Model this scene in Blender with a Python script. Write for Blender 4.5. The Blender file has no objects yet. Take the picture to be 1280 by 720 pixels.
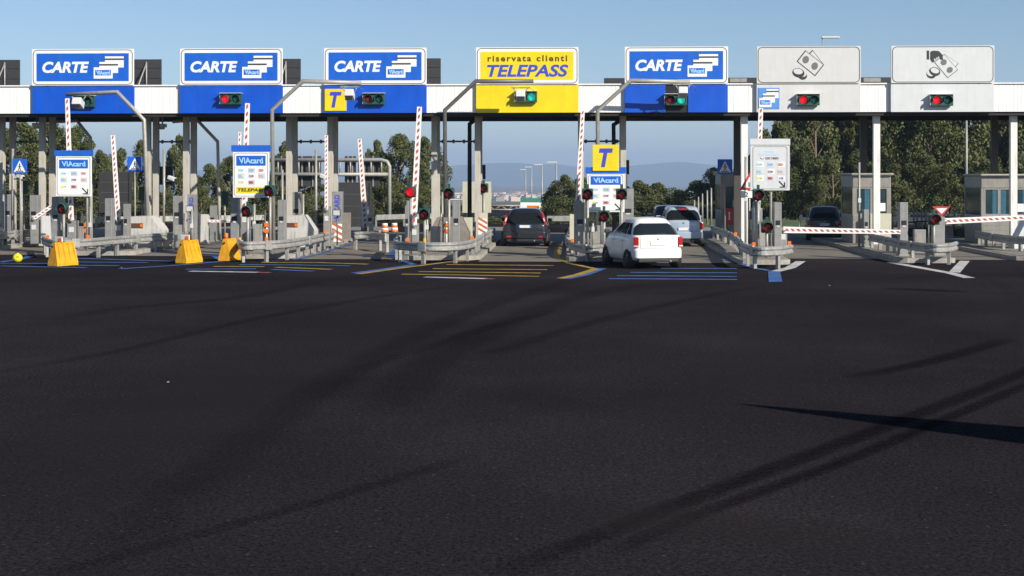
import bpy, bmesh, math, random
from mathutils import Vector, Matrix
R = math.radians
rnd = random.Random(7)
S = bpy.context.scene
C = S.collection

# ------------------------------------------------------------------ camera, sky, sun, exposure
EYE = 3.0          # lens height above the road
YAW = R(2.51)      # the lens looks a little left of the lane direction (+Y)
F, CX, HY = 1800.0, 640.0, 220.0
SUN_EL, SUN_AZ = R(28.5), R(133.0)      # azimuth clockwise from +Y: behind the camera, from the right
SUN = Vector((math.sin(SUN_AZ) * math.cos(SUN_EL), math.cos(SUN_AZ) * math.cos(SUN_EL), math.sin(SUN_EL)))

cam = bpy.data.cameras.new('camera'); camo = bpy.data.objects.new('camera', cam); C.objects.link(camo)
camo.location = (0, 0, EYE); camo.rotation_euler = (R(90), 0, YAW)
cam.sensor_width = 36; cam.lens = F / 1280 * 36; cam.shift_y = -(360 - HY) / 1280
cam.clip_start = 0.1; cam.clip_end = 60000
S.camera = camo
w = bpy.data.worlds.new('World'); S.world = w; w.use_nodes = True
nt = w.node_tree; bg = nt.nodes['Background']
sky = nt.nodes.new('ShaderNodeTexSky'); sky.sky_type = 'NISHITA'; sky.sun_disc = False
sky.sun_elevation = SUN_EL; sky.sun_rotation = SUN_AZ
sky.air_density = 0.85; sky.dust_density = 0.15; sky.ozone_density = 3.6; sky.altitude = 0
nt.links.new(sky.outputs[0], bg.inputs[0]); bg.inputs[1].default_value = 0.079
sl = bpy.data.lights.new('sun', 'SUN'); sl.energy = 5.0; sl.angle = R(0.5); sl.color = (1, .93, .82)
so = bpy.data.objects.new('sun', sl); C.objects.link(so); so.rotation_euler = SUN.to_track_quat('Z', 'Y').to_euler()
S.view_settings.view_transform = 'Standard'; S.view_settings.look = 'None'
S.view_settings.gamma = 1; S.view_settings.exposure = 0.42; S.view_settings.use_curve_mapping = False
S.cycles.max_bounces = 6; S.cycles.volume_bounces = 0

# ------------------------------------------------------------------ measuring: photo measure -> metres
def ray(px, py): 
    u = (px - CX) / F
    return Vector((-math.sin(YAW) + math.cos(YAW) * u, math.cos(YAW) + math.sin(YAW) * u, (HY - py) / F))
def P(px, py, D): return Vector((0, 0, EYE)) + ray(px, py) * D
def B(px, D, z=0.0): v = P(px, HY, D); v.z = z; return v
def G(px, py, z=0.0): return P(px, py, F * (EYE - z) / (py - HY))
def PW(px, py, Y): r = ray(px, py); return Vector((0, 0, EYE)) + r * (Y / r.y)
def zz(py, D): return EYE + (HY - py) * D / F
def ww(n, D): return n * D / F
def smooth(a, b, x): t = min(1, max(0, (x - a) / (b - a))); return t * t * (3 - 2 * t)
def gz(y): return -4.8 * smooth(88, 150, y) - 40 * smooth(380, 1500, y)

# ------------------------------------------------------------------ materials
MATS = {}
def mat(name, col, rough=.6, metal=0.0, var=0.0, vscale=3.0, bump=0.0, bscale=40.0, emit=0.0, dirt=0.0, dirtcol=(.12, .10, .08), spec=.5, dscale=(9, 9, .9)):
    if name in MATS: return MATS[name]
    m = bpy.data.materials.new(name); m.use_nodes = True; n = m.node_tree; b = n.nodes['Principled BSDF']
    c4 = (*col, 1)
    b.inputs['Base Color'].default_value = c4; b.inputs['Roughness'].default_value = rough
    b.inputs['Metallic'].default_value = metal; b.inputs['Specular IOR Level'].default_value = spec
    tc = n.nodes.new('ShaderNodeTexCoord'); last = None
    if var:
        t = n.nodes.new('ShaderNodeTexNoise'); t.inputs['Scale'].default_value = vscale; t.inputs['Detail'].default_value = 6
        n.links.new(tc.outputs['Object'], t.inputs['Vector'])
        r = n.nodes.new('ShaderNodeValToRGB'); r.color_ramp.elements[0].position = .3; r.color_ramp.elements[1].position = .7
        r.color_ramp.elements[0].color = (*[x * (1 - var) for x in col], 1); r.color_ramp.elements[1].color = (*[min(1, x * (1 + var)) for x in col], 1)
        n.links.new(t.outputs['Fac'], r.inputs['Fac']); last = r.outputs['Color']
    if dirt:
        t = n.nodes.new('ShaderNodeTexNoise'); t.inputs['Scale'].default_value = 1.0; t.inputs['Detail'].default_value = 8
        mp = n.nodes.new('ShaderNodeMapping'); mp.inputs['Scale'].default_value = dscale
        n.links.new(tc.outputs['Object'], mp.inputs['Vector']); n.links.new(mp.outputs[0], t.inputs['Vector'])
        r = n.nodes.new('ShaderNodeValToRGB'); r.color_ramp.elements[0].position = .5; r.color_ramp.elements[1].position = .75
        r.color_ramp.elements[1].color = (dirt, dirt, dirt, 1); r.color_ramp.elements[0].color = (0, 0, 0, 1)
        n.links.new(t.outputs['Fac'], r.inputs['Fac'])
        x = n.nodes.new('ShaderNodeMixRGB'); x.inputs[1].default_value = c4; x.inputs[2].default_value = (*dirtcol, 1)
        n.links.new(r.outputs['Color'], x.inputs[0])
        if last: n.links.new(last, x.inputs[1])
        last = x.outputs[0]
    if last: n.links.new(last, b.inputs['Base Color'])
    if bump:
        t = n.nodes.new('ShaderNodeTexNoise'); t.inputs['Scale'].default_value = bscale; t.inputs['Detail'].default_value = 4
        n.links.new(tc.outputs['Object'], t.inputs['Vector'])
        bp = n.nodes.new('ShaderNodeBump'); bp.inputs['Strength'].default_value = bump; bp.inputs['Distance'].default_value = .02
        n.links.new(t.outputs['Fac'], bp.inputs['Height']); n.links.new(bp.outputs[0], b.inputs['Normal'])
    if emit:
        b.inputs['Emission Color'].default_value = c4; b.inputs['Emission Strength'].default_value = emit
    MATS[name] = m
    return m

M_white = mat('white_paint', (.78, .77, .73), .45, var=.04, vscale=2, dirt=.25)
M_signwhite = mat('sign_white', (.82, .82, .80), .4, var=.03, vscale=4)
M_signgrey = mat('sign_pale_grey', (.60, .605, .595), .45, var=.03, vscale=3, dirt=.07)
M_signgrey2 = mat('sign_pale_cool', (.62, .64, .65), .45, var=.03, vscale=3, dirt=.08)
M_blue = mat('sign_blue', (.008, .112, .56), .4, var=.09, vscale=2, dirt=.16, dirtcol=(.10, .16, .36), dscale=(6, 6, .7))
M_blue2 = mat('panel_blue', (.003, .082, .54), .4, var=.10, vscale=1.5, dirt=.16, dirtcol=(.06, .12, .36), dscale=(6, 6, .7))
M_skyblue = mat('pale_sign_blue', (.09, .27, .66), .4, var=.05)
M_yellow = mat('sign_yellow', (.80, .62, .008), .4, var=.07, vscale=2, dirt=.2, dirtcol=(.52, .42, .06), dscale=(6, 6, .7))
M_dark = mat('line_dark', (.03, .03, .03), .5, var=.1)
M_brown = mat('ink_brown', (.09, .05, .01), .5, var=.05)
M_letblue = mat('ink_blue', (.05, .07, .50), .4, var=.04)
M_pale = mat('ink_pale_cyan', (.35, .62, .85), .4, var=.05)
M_steel = mat('galvanised_steel', (.36, .36, .34), .5, .35, var=.22, vscale=5, dirt=.4, bump=.05)
M_steel2 = mat('brushed_steel', (.30, .30, .29), .48, .3, var=.15, vscale=4, dirt=.35)
M_pipe = mat('grey_pipe', (.33, .32, .29), .5, .2, var=.12, vscale=6, dirt=.2)
M_pipedk = mat('dark_pipe', (.13, .125, .115), .5, .2, var=.12, vscale=6)
M_black = mat('black_part', (.012, .012, .013), .5, var=.2)
M_soffit = mat('soffit_brown', (.022, .018, .016), .7, var=.15, vscale=2)
M_darkpanel = mat('dark_sign_back', (.042, .042, .045), .55, .1, var=.12, vscale=2)
M_col = mat('column_cream', (.48, .45, .39), .6, var=.06, vscale=3, dirt=.3)
M_concrete = mat('concrete', (.22, .20, .17), .85, var=.18, vscale=4, bump=.3, dirt=.3)
M_coldgreen = mat('signal_green', (.014, .070, .056), .5, var=.15)
M_redlens = mat('red_lens', (.24, .010, .012), .25, var=.1)
M_redlit = mat('red_lens_lit', (.75, .01, .02), .3, emit=.55)
M_greenlens = mat('green_lens', (.01, .09, .07), .25, var=.1)
M_greenlit = mat('green_lens_lit', (.01, .55, .42), .3, emit=.5)
M_red = mat('red_stripe', (.52, .035, .032), .5, var=.1)
M_armred = mat('faded_arm_red', (.48, .085, .065), .55, var=.2, vscale=3)
M_stripe = mat('faded_stripe_orange', (.50, .13, .04), .55, var=.15, vscale=6, dirt=.3)
M_orange = mat('orange_reflector', (.85, .17, .01), .35, var=.08)
M_plastic = mat('yellow_plastic', (.70, .33, .006), .5, var=.14, vscale=6, dirt=.45, dirtcol=(.30, .16, .03))
M_ball = mat('ball_yellow', (.80, .68, .02), .4, var=.05)
M_glass = mat('window_glass', (.012, .016, .02), .06, var=.05, spec=.6)
M_boothglass = mat('booth_glass', (.02, .045, .055), .08, var=.2, vscale=2)
M_curtain = mat('blue_curtain', (.03, .12, .18), .8, var=.2, vscale=8)
M_alu = mat('booth_aluminium', (.30, .285, .255), .45, .3, var=.12, vscale=3, dirt=.35)
M_cream = mat('cream_panel', (.50, .49, .38), .6, var=.08, dirt=.2)
M_tyre = mat('rubber', (.012, .012, .012), .85, var=.2)
M_rim = mat('wheel_rim', (.30, .30, .31), .35, .7, var=.1)
M_tail = mat('tail_lamp', (.40, .012, .012), .2, var=.1)
M_plate = mat('number_plate', (.70, .72, .74), .4, var=.05)
M_trim = mat('bumper_trim', (.02, .02, .021), .6, var=.2)
M_wedge = mat('painted_block', (.50, .49, .46), .7, var=.1, vscale=3, dirt=.5, bump=.1)
M_pipelit = mat('pipe_sunlit_tone', (.52, .50, .46), .5, .1, var=.1, dirt=.2)  # paler copy of the pipe grey, sunlight on the inner poles put into colour
M_bark = mat('bark', (.16, .12, .085), .9, var=.35, vscale=8, bump=.5, bscale=12)
M_green = mat('sign_green_hazed', (.05, .22, .15), .45, var=.05)  # paled green, distance haze mixed into the far sign header colour
M_hvred = mat('extinguisher_red', (.50, .035, .03), .45, var=.08)

def leaf_mat(name, a, b):
    m = bpy.data.materials.new(name); m.use_nodes = True; n = m.node_tree; p = n.nodes['Principled BSDF']
    tc = n.nodes.new('ShaderNodeTexCoord'); t = n.nodes.new('ShaderNodeTexNoise'); t.inputs['Scale'].default_value = .8; t.inputs['Detail'].default_value = 5
    n.links.new(tc.outputs['Object'], t.inputs['Vector'])
    r = n.nodes.new('ShaderNodeValToRGB'); r.color_ramp.elements[0].position = .35; r.color_ramp.elements[1].position = .65
    r.color_ramp.elements[0].color = (*a, 1); r.color_ramp.elements[1].color = (*b, 1)
    n.links.new(t.outputs['Fac'], r.inputs['Fac']); n.links.new(r.outputs[0], p.inputs['Base Color'])
    p.inputs['Roughness'].default_value = .6; p.inputs['Specular IOR Level'].default_value = .25
    return m
M_leaf = leaf_mat('foliage_olive', (.060, .074, .024), (.140, .148, .056))
M_leaf2 = leaf_mat('foliage_deep', (.048, .063, .019), (.116, .126, .044))

# ------------------------------------------------------------------ mesh helper
class MB:
    def __init__(s): s.bm = bmesh.new(); s.mats = []
    def mi(s, m):
        if m not in s.mats: s.mats.append(m)
        return s.mats.index(m)
    def faces(s, vs, fs, m, smooth=False):
        bv = [s.bm.verts.new(v) for v in vs]; k = s.mi(m); out = []
        for f in fs:
            try: q = s.bm.faces.new([bv[i] for i in f])
            except ValueError: continue
            q.material_index = k; q.smooth = smooth; out.append(q)
        return bv, out
    def box(s, c, size, m, rz=0, rx=0, ry=0, bev=0.0, taper=1.0):
        a, b, d = [x / 2 for x in size]; t = taper
        vs = [(-a, -b, -d), (a, -b, -d), (a, b, -d), (-a, b, -d), (-a * t, -b * t, d), (a * t, -b * t, d), (a * t, b * t, d), (-a * t, b * t, d)]
        mt = Matrix.Translation(Vector(c)) @ Matrix.Rotation(rz, 4, 'Z') @ Matrix.Rotation(ry, 4, 'Y') @ Matrix.Rotation(rx, 4, 'X')
        bv, fs = s.faces([mt @ Vector(v) for v in vs], [(0, 3, 2, 1), (4, 5, 6, 7), (0, 1, 5, 4), (1, 2, 6, 5), (2, 3, 7, 6), (3, 0, 4, 7)], m)
        if bev:
            es = list({e for f in fs for e in f.edges})
            bmesh.ops.bevel(s.bm, geom=es, offset=bev, segments=2, affect='EDGES', profile=.6, material=s.mi(m))
        return s
    def cyl(s, p0, p1, r0, m, r1=None, n=12, cap=True):
        return s.tube([p0, p1], r0, m, n, r1, cap)
    def tube(s, pts, r, m, n=10, r1=None, cap=True):
        pts = [Vector(p) for p in pts]; r1 = r if r1 is None else r1
        vs, fs = [], []; N = len(pts)
        d0 = (pts[1] - pts[0]).normalized(); up = Vector((0, 0, 1)) if abs(d0.z) < .9 else Vector((0, 1, 0))
        for i, p in enumerate(pts):
            d = (pts[min(i + 1, N - 1)] - pts[max(i - 1, 0)]).normalized()
            if 0 < i < N - 1: 
                a, b = (pts[i] - pts[i - 1]).normalized(), (pts[i + 1] - pts[i]).normalized(); d = (a + b).normalized()
                k = 1 / max(.4, d.dot(a))
            else: k = 1
            x = up.cross(d); x = x.normalized() if x.length > 1e-4 else Vector((1, 0, 0)); y = d.cross(x).normalized()
            rr = r + (r1 - r) * i / (N - 1)
            for j in range(n):
                t = 2 * math.pi * j / n
                vs.append(p + (x * math.cos(t) + y * math.sin(t)) * rr * (k if 0 < i < N - 1 and False else 1))
        for i in range(N - 1):
            for j in range(n):
                a, b = i * n + j, i * n + (j + 1) % n
                fs.append((a, b, b + n, a + n))
        if cap: fs += [tuple(range(n))[::-1], tuple(range((N - 1) * n, N * n))]
        s.faces(vs, fs, m, True); return s
    def prism(s, poly, y0, y1, m, T=None):
        """polygon of (x, z) extruded from y0 to y1"""
        n = len(poly); vs = [Vector((x, y0, z)) for x, z in poly] + [Vector((x, y1, z)) for x, z in poly]
        if T: vs = [T @ v for v in vs]
        fs = [tuple(range(n)), tuple(range(n, 2 * n))[::-1]] + [(i, n + i, n + (i + 1) % n, (i + 1) % n) for i in range(n)]
        s.faces(vs, fs, m); return s
    def slab(s, poly, z0, z1, m):
        n = len(poly); vs = [(x, y, z0) for x, y in poly] + [(x, y, z1) for x, y in poly]
        fs = [tuple(range(n))[::-1], tuple(range(n, 2 * n))] + [(i, (i + 1) % n, n + (i + 1) % n, n + i) for i in range(n)]
        s.faces(vs, fs, m); return s
    def ring(s, outer, inner, y0, y1, m):
        n = len(outer); vs = []
        for pl, y in ((outer, y0), (inner, y0), (outer, y1), (inner, y1)): vs += [(x, y, z) for x, z in pl]
        fs = []
        for i in range(n):
            j = (i + 1) % n
            fs += [(i, j, n + j, n + i), (2 * n + i, 3 * n + i, 3 * n + j, 2 * n + j), (i, 2 * n + i, 2 * n + j, j), (n + i, n + j, 3 * n + j, 3 * n + i)]
        s.faces(vs, fs, m); return s
    def ball(s, c, r, m, sc=(1, 1, 1), u=16, v=10):
        k = s.mi(m)
        g = bmesh.ops.create_uvsphere(s.bm, u_segments=u, v_segments=v, radius=r, matrix=Matrix.Translation(Vector(c)) @ Matrix.Diagonal((*sc, 1)))
        for vt in g['verts']:
            for f in vt.link_faces: f.material_index = k; f.smooth = True
        return s
    def text(s, body, box, y, m, shear=0.0, bold=0.0, depth=.006, spacing=1.0):
        """lettering filling box (x0, z0, x1, z1), facing -Y"""
        cu = bpy.data.curves.new('t', 'FONT'); cu.body = body; cu.size = 1; cu.shear = shear; cu.offset = bold; cu.resolution_u = 4; cu.space_character = spacing
        o = bpy.data.objects.new('t', cu); C.objects.link(o)
        me = bpy.data.meshes.new_from_object(o.evaluated_get(bpy.context.evaluated_depsgraph_get()))
        vs = [v.co.copy() for v in me.vertices]; fs = [tuple(p.vertices) for p in me.polygons]
        bpy.data.objects.remove(o); bpy.data.curves.remove(cu); bpy.data.meshes.remove(me)
        x0, x1 = min(v.x for v in vs), max(v.x for v in vs); z0, z1 = min(v.y for v in vs), max(v.y for v in vs)
        X0, Z0, X1, Z1 = box; kx, kz = (X1 - X0) / (x1 - x0), (Z1 - Z0) / (z1 - z0)
        s.faces([(X0 + (v.x - x0) * kx, y, Z0 + (v.y - z0) * kz) for v in vs], fs, m)
        return s
    def build(s, name, parent=None, loc=None, auto=35):
        bmesh.ops.recalc_face_normals(s.bm, faces=s.bm.faces[:]) if not getattr(s, 'keep', False) else None
        me = bpy.data.meshes.new(name); s.bm.to_mesh(me); s.bm.free()
        for m in s.mats: me.materials.append(m)
        o = bpy.data.objects.new(name, me); C.objects.link(o)
        if parent: o.parent = parent
        if loc is not None: o.location = loc
        return o

def rrect(x0, z0, x1, z1, r, n=6):
    out = []
    for cx, cz, a in ((x1 - r, z0 + r, -90), (x1 - r, z1 - r, 0), (x0 + r, z1 - r, 90), (x0 + r, z0 + r, 180)):
        for i in range(n + 1):
            t = R(a + 90 * i / n); out.append((cx + r * math.cos(t), cz + r * math.sin(t)))
    return out
def ell(cx, cz, rx, rz, rot=0, n=20):
    c, s_ = math.cos(rot), math.sin(rot)
    return [(cx + rx * math.cos(t) * c - rz * math.sin(t) * s_, cz + rx * math.cos(t) * s_ + rz * math.sin(t) * c) for t in [2 * math.pi * i / n for i in range(n)]]

def tag(o, label=None, cat=None, group=None, kind=None):
    if label: o['label'] = label
    if cat: o['category'] = cat
    if group: o['group'] = group
    if kind: o['kind'] = kind
    return o
def thing(name, label, cat, loc=(0, 0, 0), rz=0, group=None):
    o = bpy.data.objects.new(name, None); C.objects.link(o); o.location = loc; o.rotation_euler = (0, 0, rz); o.empty_display_size = .3
    return tag(o, label, cat, group)
def structure(o, label=None): return tag(o, label, None, None, 'structure')
def kids(o): return [c for c in o.children]
def copy_tree(o, loc=None, rz=None, label=None, parent=None, scale=None):
    c = o.copy(); C.objects.link(c)
    if parent: c.parent = parent
    if loc is not None: c.location = loc
    if rz is not None: c.rotation_euler = (0, 0, rz)
    if scale: c.scale = scale
    if label: c['label'] = label
    for ch in kids(o): copy_tree(ch, parent=c)
    return c

# ------------------------------------------------------------------ ground, asphalt, lanes
def ground_material():
    m = bpy.data.materials.new('dry_grass_ground'); m.use_nodes = True; n = m.node_tree; p = n.nodes['Principled BSDF']
    tc = n.nodes.new('ShaderNodeTexCoord'); t = n.nodes.new('ShaderNodeTexNoise'); t.inputs['Scale'].default_value = .004; t.inputs['Detail'].default_value = 12; t.inputs['Roughness'].default_value = .65
    n.links.new(tc.outputs['Object'], t.inputs['Vector'])
    r = n.nodes.new('ShaderNodeValToRGB'); e = r.color_ramp.elements
    e[0].position = .38; e[0].color = (.035, .05, .022, 1); e[1].position = .62; e[1].color = (.16, .135, .07, 1)
    n.links.new(t.outputs['Fac'], r.inputs['Fac']); n.links.new(r.outputs[0], p.inputs['Base Color']); p.inputs['Roughness'].default_value = .95
    return m
M_ground = ground_material()
def sheet(name, xs, ys, zf, m):
    b = MB(); vs = [(x, y, zf(x, y)) for y in ys for x in xs]; n = len(xs)
    fs = [(j * n + i, j * n + i + 1, (j + 1) * n + i + 1, (j + 1) * n + i) for j in range(len(ys) - 1) for i in range(n - 1)]
    b.faces(vs, fs, m, True); return structure(b.build(name))
YS = [-400, -60, 0, 40, 80] + list(range(86, 160, 4)) + [170, 200, 250, 300, 380] + list(range(420, 1600, 90)) + [2000, 3000, 5000, 8000, 10000, 13500]
sheet('ground', [-14000, -8000, -2000, -400, -90, -40, 0, 40, 90, 400, 2000, 8000, 14000], YS, lambda x, y: gz(y) - .03, M_ground)

def asphalt_material():
    m = bpy.data.materials.new('asphalt'); m.use_nodes = True; n = m.node_tree; p = n.nodes['Principled BSDF']; L = n.links.new
    tc = n.nodes.new('ShaderNodeTexCoord')
    def noise(sc, det=4, rough=.6):
        t = n.nodes.new('ShaderNodeTexNoise'); t.inputs['Scale'].default_value = sc; t.inputs['Detail'].default_value = det; t.inputs['Roughness'].default_value = rough
        L(tc.outputs['Object'], t.inputs['Vector']); return t
    def ramp(src, p0, c0, p1, c1):
        r = n.nodes.new('ShaderNodeValToRGB'); e = r.color_ramp.elements; e[0].position = p0; e[1].position = p1; e[0].color = c0; e[1].color = c1
        L(src, r.inputs['Fac']); return r.outputs[0]
    def mix(a, b, fac, mode='MIX'):
        x = n.nodes.new('ShaderNodeMixRGB'); x.blend_type = mode
        L(a, x.inputs[1]); L(b, x.inputs[2])
        if isinstance(fac, float): x.inputs[0].default_value = fac
        else: L(fac, x.inputs[0])
        return x.outputs[0]
    base = ramp(noise(.11, 6).outputs['Fac'], .35, (.0160, .0146, .0178, 1), .68, (.0312, .0274, .0305, 1))
    grain = ramp(noise(23, 9, .95).outputs['Fac'], .42, (.22, .22, .22, 1), .59, (1.9, 1.88, 1.85, 1))
    col = mix(base, grain, 1.0, 'MULTIPLY')
    v = n.nodes.new('ShaderNodeTexVoronoi'); v.inputs['Scale'].default_value = 17; L(tc.outputs['Object'], v.inputs['Vector'])
    sp = ramp(v.outputs['Color'], .80, (0, 0, 0, 1), .93, (1, 1, 1, 1)); dd = ramp(v.outputs['Distance'], .20, (1, 1, 1, 1), .32, (0, 0, 0, 1))
    k = mix(sp, dd, 1.0, 'MULTIPLY')
    lc = n.nodes.new('ShaderNodeRGB'); lc.outputs[0].default_value = (.075, .070, .064, 1)
    col = mix(col, lc.outputs[0], k)
    L(col, p.inputs['Base Color']); p.inputs['Roughness'].default_value = 1; p.inputs['Specular IOR Level'].default_value = 0
    bp = n.nodes.new('ShaderNodeBump'); bp.inputs['Strength'].default_value = .5; bp.inputs['Distance'].default_value = .012
    L(noise(45, 4, .7).outputs['Fac'], bp.inputs['Height']); L(bp.outputs[0], p.inputs['Normal'])
    return m
M_asphalt = asphalt_material()
sheet('asphalt', [-95, -40, 0, 40, 80], [-60, 0, 40, 88], lambda x, y: .004, M_asphalt)
sheet('exit_road', [-40, -10, 4, 14, 22], [88] + list(range(90, 160, 4)) + [170, 200, 250, 300, 380], lambda x, y: gz(y) + .004, M_asphalt)

# islands: left and right edge and nose as seen on the road
ISL = {0: (-140, -48, 319), 1: (70, 166, 319.5), 2: (292, 366, 323.5), 3: (494, 600, 325.3), 4: (707, 800, 327), 5: (925, 990, 331), 6: (1118, 1198, 329), 7: (1268, 1350, 326)}
EDGE = {}
for k, (a, b, y) in ISL.items():
    p, q = G(a, y), G(b, y); EDGE[k] = (p.x, q.x, (p.y + q.y) / 2)
M_kerb = mat('kerb_concrete', (.33, .31, .27), .85, var=.2, vscale=5, bump=.3, dirt=.35)
for k, (xl, xr, y0) in EDGE.items():
    b = MB(); r = .45
    pl = [(xl + r, y0), (xr - r, y0), (xr - .12, y0 + .13), (xr, y0 + r), (xr, 80), (xl, 80), (xl, y0 + r), (xl + .12, y0 + .13)]
    b.slab(pl, -.02, .16, M_kerb)
    ins = [(xl + r, y0 + .14), (xr - r, y0 + .14), (xr - .16, y0 + r), (xr - .16, 79.8), (xl + .16, 79.8), (xl + .16, y0 + r)]
    b.slab(ins, .15, .175, M_concrete)
    structure(b.build('traffic_island'))
M_lane = mat('lane_concrete', (.17, .148, .12), .85, var=.16, vscale=.8, bump=.25, dirt=.22, dirtcol=(.03, .03, .03))
LANE0 = {1: 54.0, 2: 53.4, 3: 51.6, 4: 50.4, 5: 49.9, 6: 52.6, 7: 52.2}
for k, d in LANE0.items():
    a, b_ = EDGE[k - 1][1], EDGE[k][0]; b = MB(); y = d
    ys = [y + i * 6 for i in range(4)]
    b.slab([(a + .004, y), (b_ - .004, y), (b_ - .004, 76), (a + .004, 76)], -.01, .009, M_lane)
    structure(b.build('lane_pavement'))

# painted lines
M_lblue = mat('road_paint_blue', (.028, .11, .33), .7, var=.3, vscale=2, dirt=.9, dirtcol=(.016, .014, .014), dscale=(2.2, 6, 1))
M_lyel = mat('road_paint_yellow', (.37, .235, .018), .7, var=.3, vscale=2, dirt=.9, dirtcol=(.016, .014, .014), dscale=(2.2, 6, 1))
M_lwhite = mat('road_paint_white', (.52, .51, .49), .7, var=.25, vscale=2, dirt=.7, dirtcol=(.016, .014, .014), dscale=(2.2, 6, 1))
M_lred = mat('road_paint_red', (.24, .045, .035), .6, var=.2, vscale=2)
NL = [0]
def line(pts, wd, m, z=.014):
    """paint stroke of width wd metres along road points measured on the photo"""
    NL[0] += 1; z += .0006 * (NL[0] % 9)
    q = [G(*p) for p in pts]; q = [Vector((v.x, v.y)) for v in q]; L, Rr = [], []
    for i, p in enumerate(q):
        d = (q[min(i + 1, len(q) - 1)] - q[max(0, i - 1)]).normalized(); n = Vector((-d.y, d.x)) * wd / 2
        L.append(p + n); Rr.append(p - n)
    vs = [(v.x, v.y, z) for v in L] + [(v.x, v.y, z) for v in Rr]; k = len(q)
    b = MB(); b.faces(vs, [(i, i + 1, k + i + 1, k + i) for i in range(k - 1)], m)
    return structure(b.build('lane_marking'))
for pts in ([(92, 323), (150, 325), (217, 327)], [(95, 328), (185, 328.6)], [(96, 332), (148, 332.6)], [(0, 333), (50, 334), (108, 335)], [(150, 336.6), (215, 332.5), (278, 327.3)],
            [(0, 328), (20, 325.5), (38, 321)], [(299, 331.6), (360, 331.6), (438, 333)], [(340, 337.5), (392, 339.6)], [(232, 337), (320, 336.5)], [(0, 329.5), (60, 329.7)],
            [(826, 336), (921, 336.2)], [(788, 341), (921, 341.6)], [(771, 345.2), (921, 346.2)], [(761, 349), (921, 350)]): line(pts, .31, M_lblue)
line([(443, 342), (480, 337), (517, 331.5)], .3, M_lblue); line([(517, 331), (487, 321), (495, 312)], .22, M_lblue)
line([(368, 325), (400, 318), (440, 305)], .2, M_lblue); line([(150, 320), (180, 317), (232, 312)], .2, M_lblue); line([(470, 304.5), (482, 304)], .5, M_lblue)
line([(268, 318), (277, 323), (283, 327)], .5, M_lblue)
line([(706, 349), (730, 344), (752, 336)], .35, M_lblue)
line([(886, 306), (901, 316), (916, 327), (943, 335.5), (962, 339)], .22, M_lblue)
b = MB(); q = [G(*p) for p in ((960, 339.5), (975, 340), (978, 353), (961, 353.5))]
b.faces([(v.x, v.y, .021) for v in q], [(0, 1, 2, 3)], M_lblue); structure(b.build('lane_marking'))
for pts in ([(327, 328.6), (395, 328.6), (460, 330.8)], [(345, 334.6), (414, 337.3)], [(267, 333.6), (330, 334)], [(558, 331.3), (692, 332.6)], [(541, 336.2), (684, 337.6)], [(523, 340), (676, 341.8)], [(502, 343.2), (560, 344), (674, 346)]):
    line(pts, .28, M_lyel)
line([(448, 343), (500, 335.6), (560, 328), (592, 325.4)], .27, M_lyel); line([(592, 325.2), (602, 317), (616, 306), (626, 304)], .3, M_lyel)
line([(701, 304.5), (696, 314), (696, 323), (712, 329.5), (744, 336.6)], .22, M_lyel); line([(744, 337), (722, 344), (701, 348.6)], .28, M_lyel)
for pts in ([(237, 339.6), (322, 341)], [(531, 347), (607, 349)], [(970, 339.5), (988, 335), (1001, 327)], [(1114, 328.4), (1150, 335), (1189, 342), (1212, 348)], [(1193, 341), (1206, 326.5)]):
    line(pts, .34, M_lwhite)
line([(322, 341), (338, 341.3)], .34, M_lred); line([(607, 349), (617, 349.3)], .34, M_lred)

def tyre_material(name, col, amount):
    m = bpy.data.materials.new(name); m.use_nodes = True; n = m.node_tree; p = n.nodes['Principled BSDF']; L = n.links.new
    p.inputs['Base Color'].default_value = (*col, 1); p.inputs['Roughness'].default_value = 1; p.inputs['Specular IOR Level'].default_value = 0
    uv = n.nodes.new('ShaderNodeUVMap'); sx = n.nodes.new('ShaderNodeSeparateXYZ'); L(uv.outputs[0], sx.inputs[0])
    def math_(op, a, b_=None):
        q = n.nodes.new('ShaderNodeMath'); q.operation = op
        for i, v in enumerate((a, b_)):
            if v is None: continue
            if isinstance(v, (int, float)): q.inputs[i].default_value = v
            else: L(v, q.inputs[i])
        return q.outputs[0]
    fx = math_('MULTIPLY', math_('MULTIPLY', sx.outputs[0], math_('SUBTRACT', 1, sx.outputs[0])), 4)
    fy = math_('MULTIPLY', math_('MULTIPLY', sx.outputs[1], math_('SUBTRACT', 1, sx.outputs[1])), 4)
    t = n.nodes.new('ShaderNodeTexNoise'); t.inputs['Scale'].default_value = 9; t.inputs['Detail'].default_value = 10; t.inputs['Roughness'].default_value = .8; tc = n.nodes.new('ShaderNodeTexCoord'); L(tc.outputs['Object'], t.inputs['Vector'])
    a = math_('MULTIPLY', math_('MULTIPLY', math_('POWER', fx, .8), math_('POWER', fy, .5)), math_('MULTIPLY', math_('MULTIPLY', math_('MAXIMUM', math_('SUBTRACT', t.outputs['Fac'], .30), 0), 3.6), amount))
    tr = n.nodes.new('ShaderNodeBsdfTransparent'); mx = n.nodes.new('ShaderNodeMixShader')
    L(a, mx.inputs[0]); L(tr.outputs[0], mx.inputs[1]); L(p.outputs[0], mx.inputs[2]); L(mx.outputs[0], n.nodes['Material Output'].inputs[0])
    return m
M_tm = tyre_material('tyre_rubber_trace', (.006, .0052, .0056), .60); M_tm2 = tyre_material('faint_rubber_trace', (.006, .0052, .0055), .26); M_tm3 = tyre_material('worn_pale_patch', (.037, .0325, .034), .42)
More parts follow.
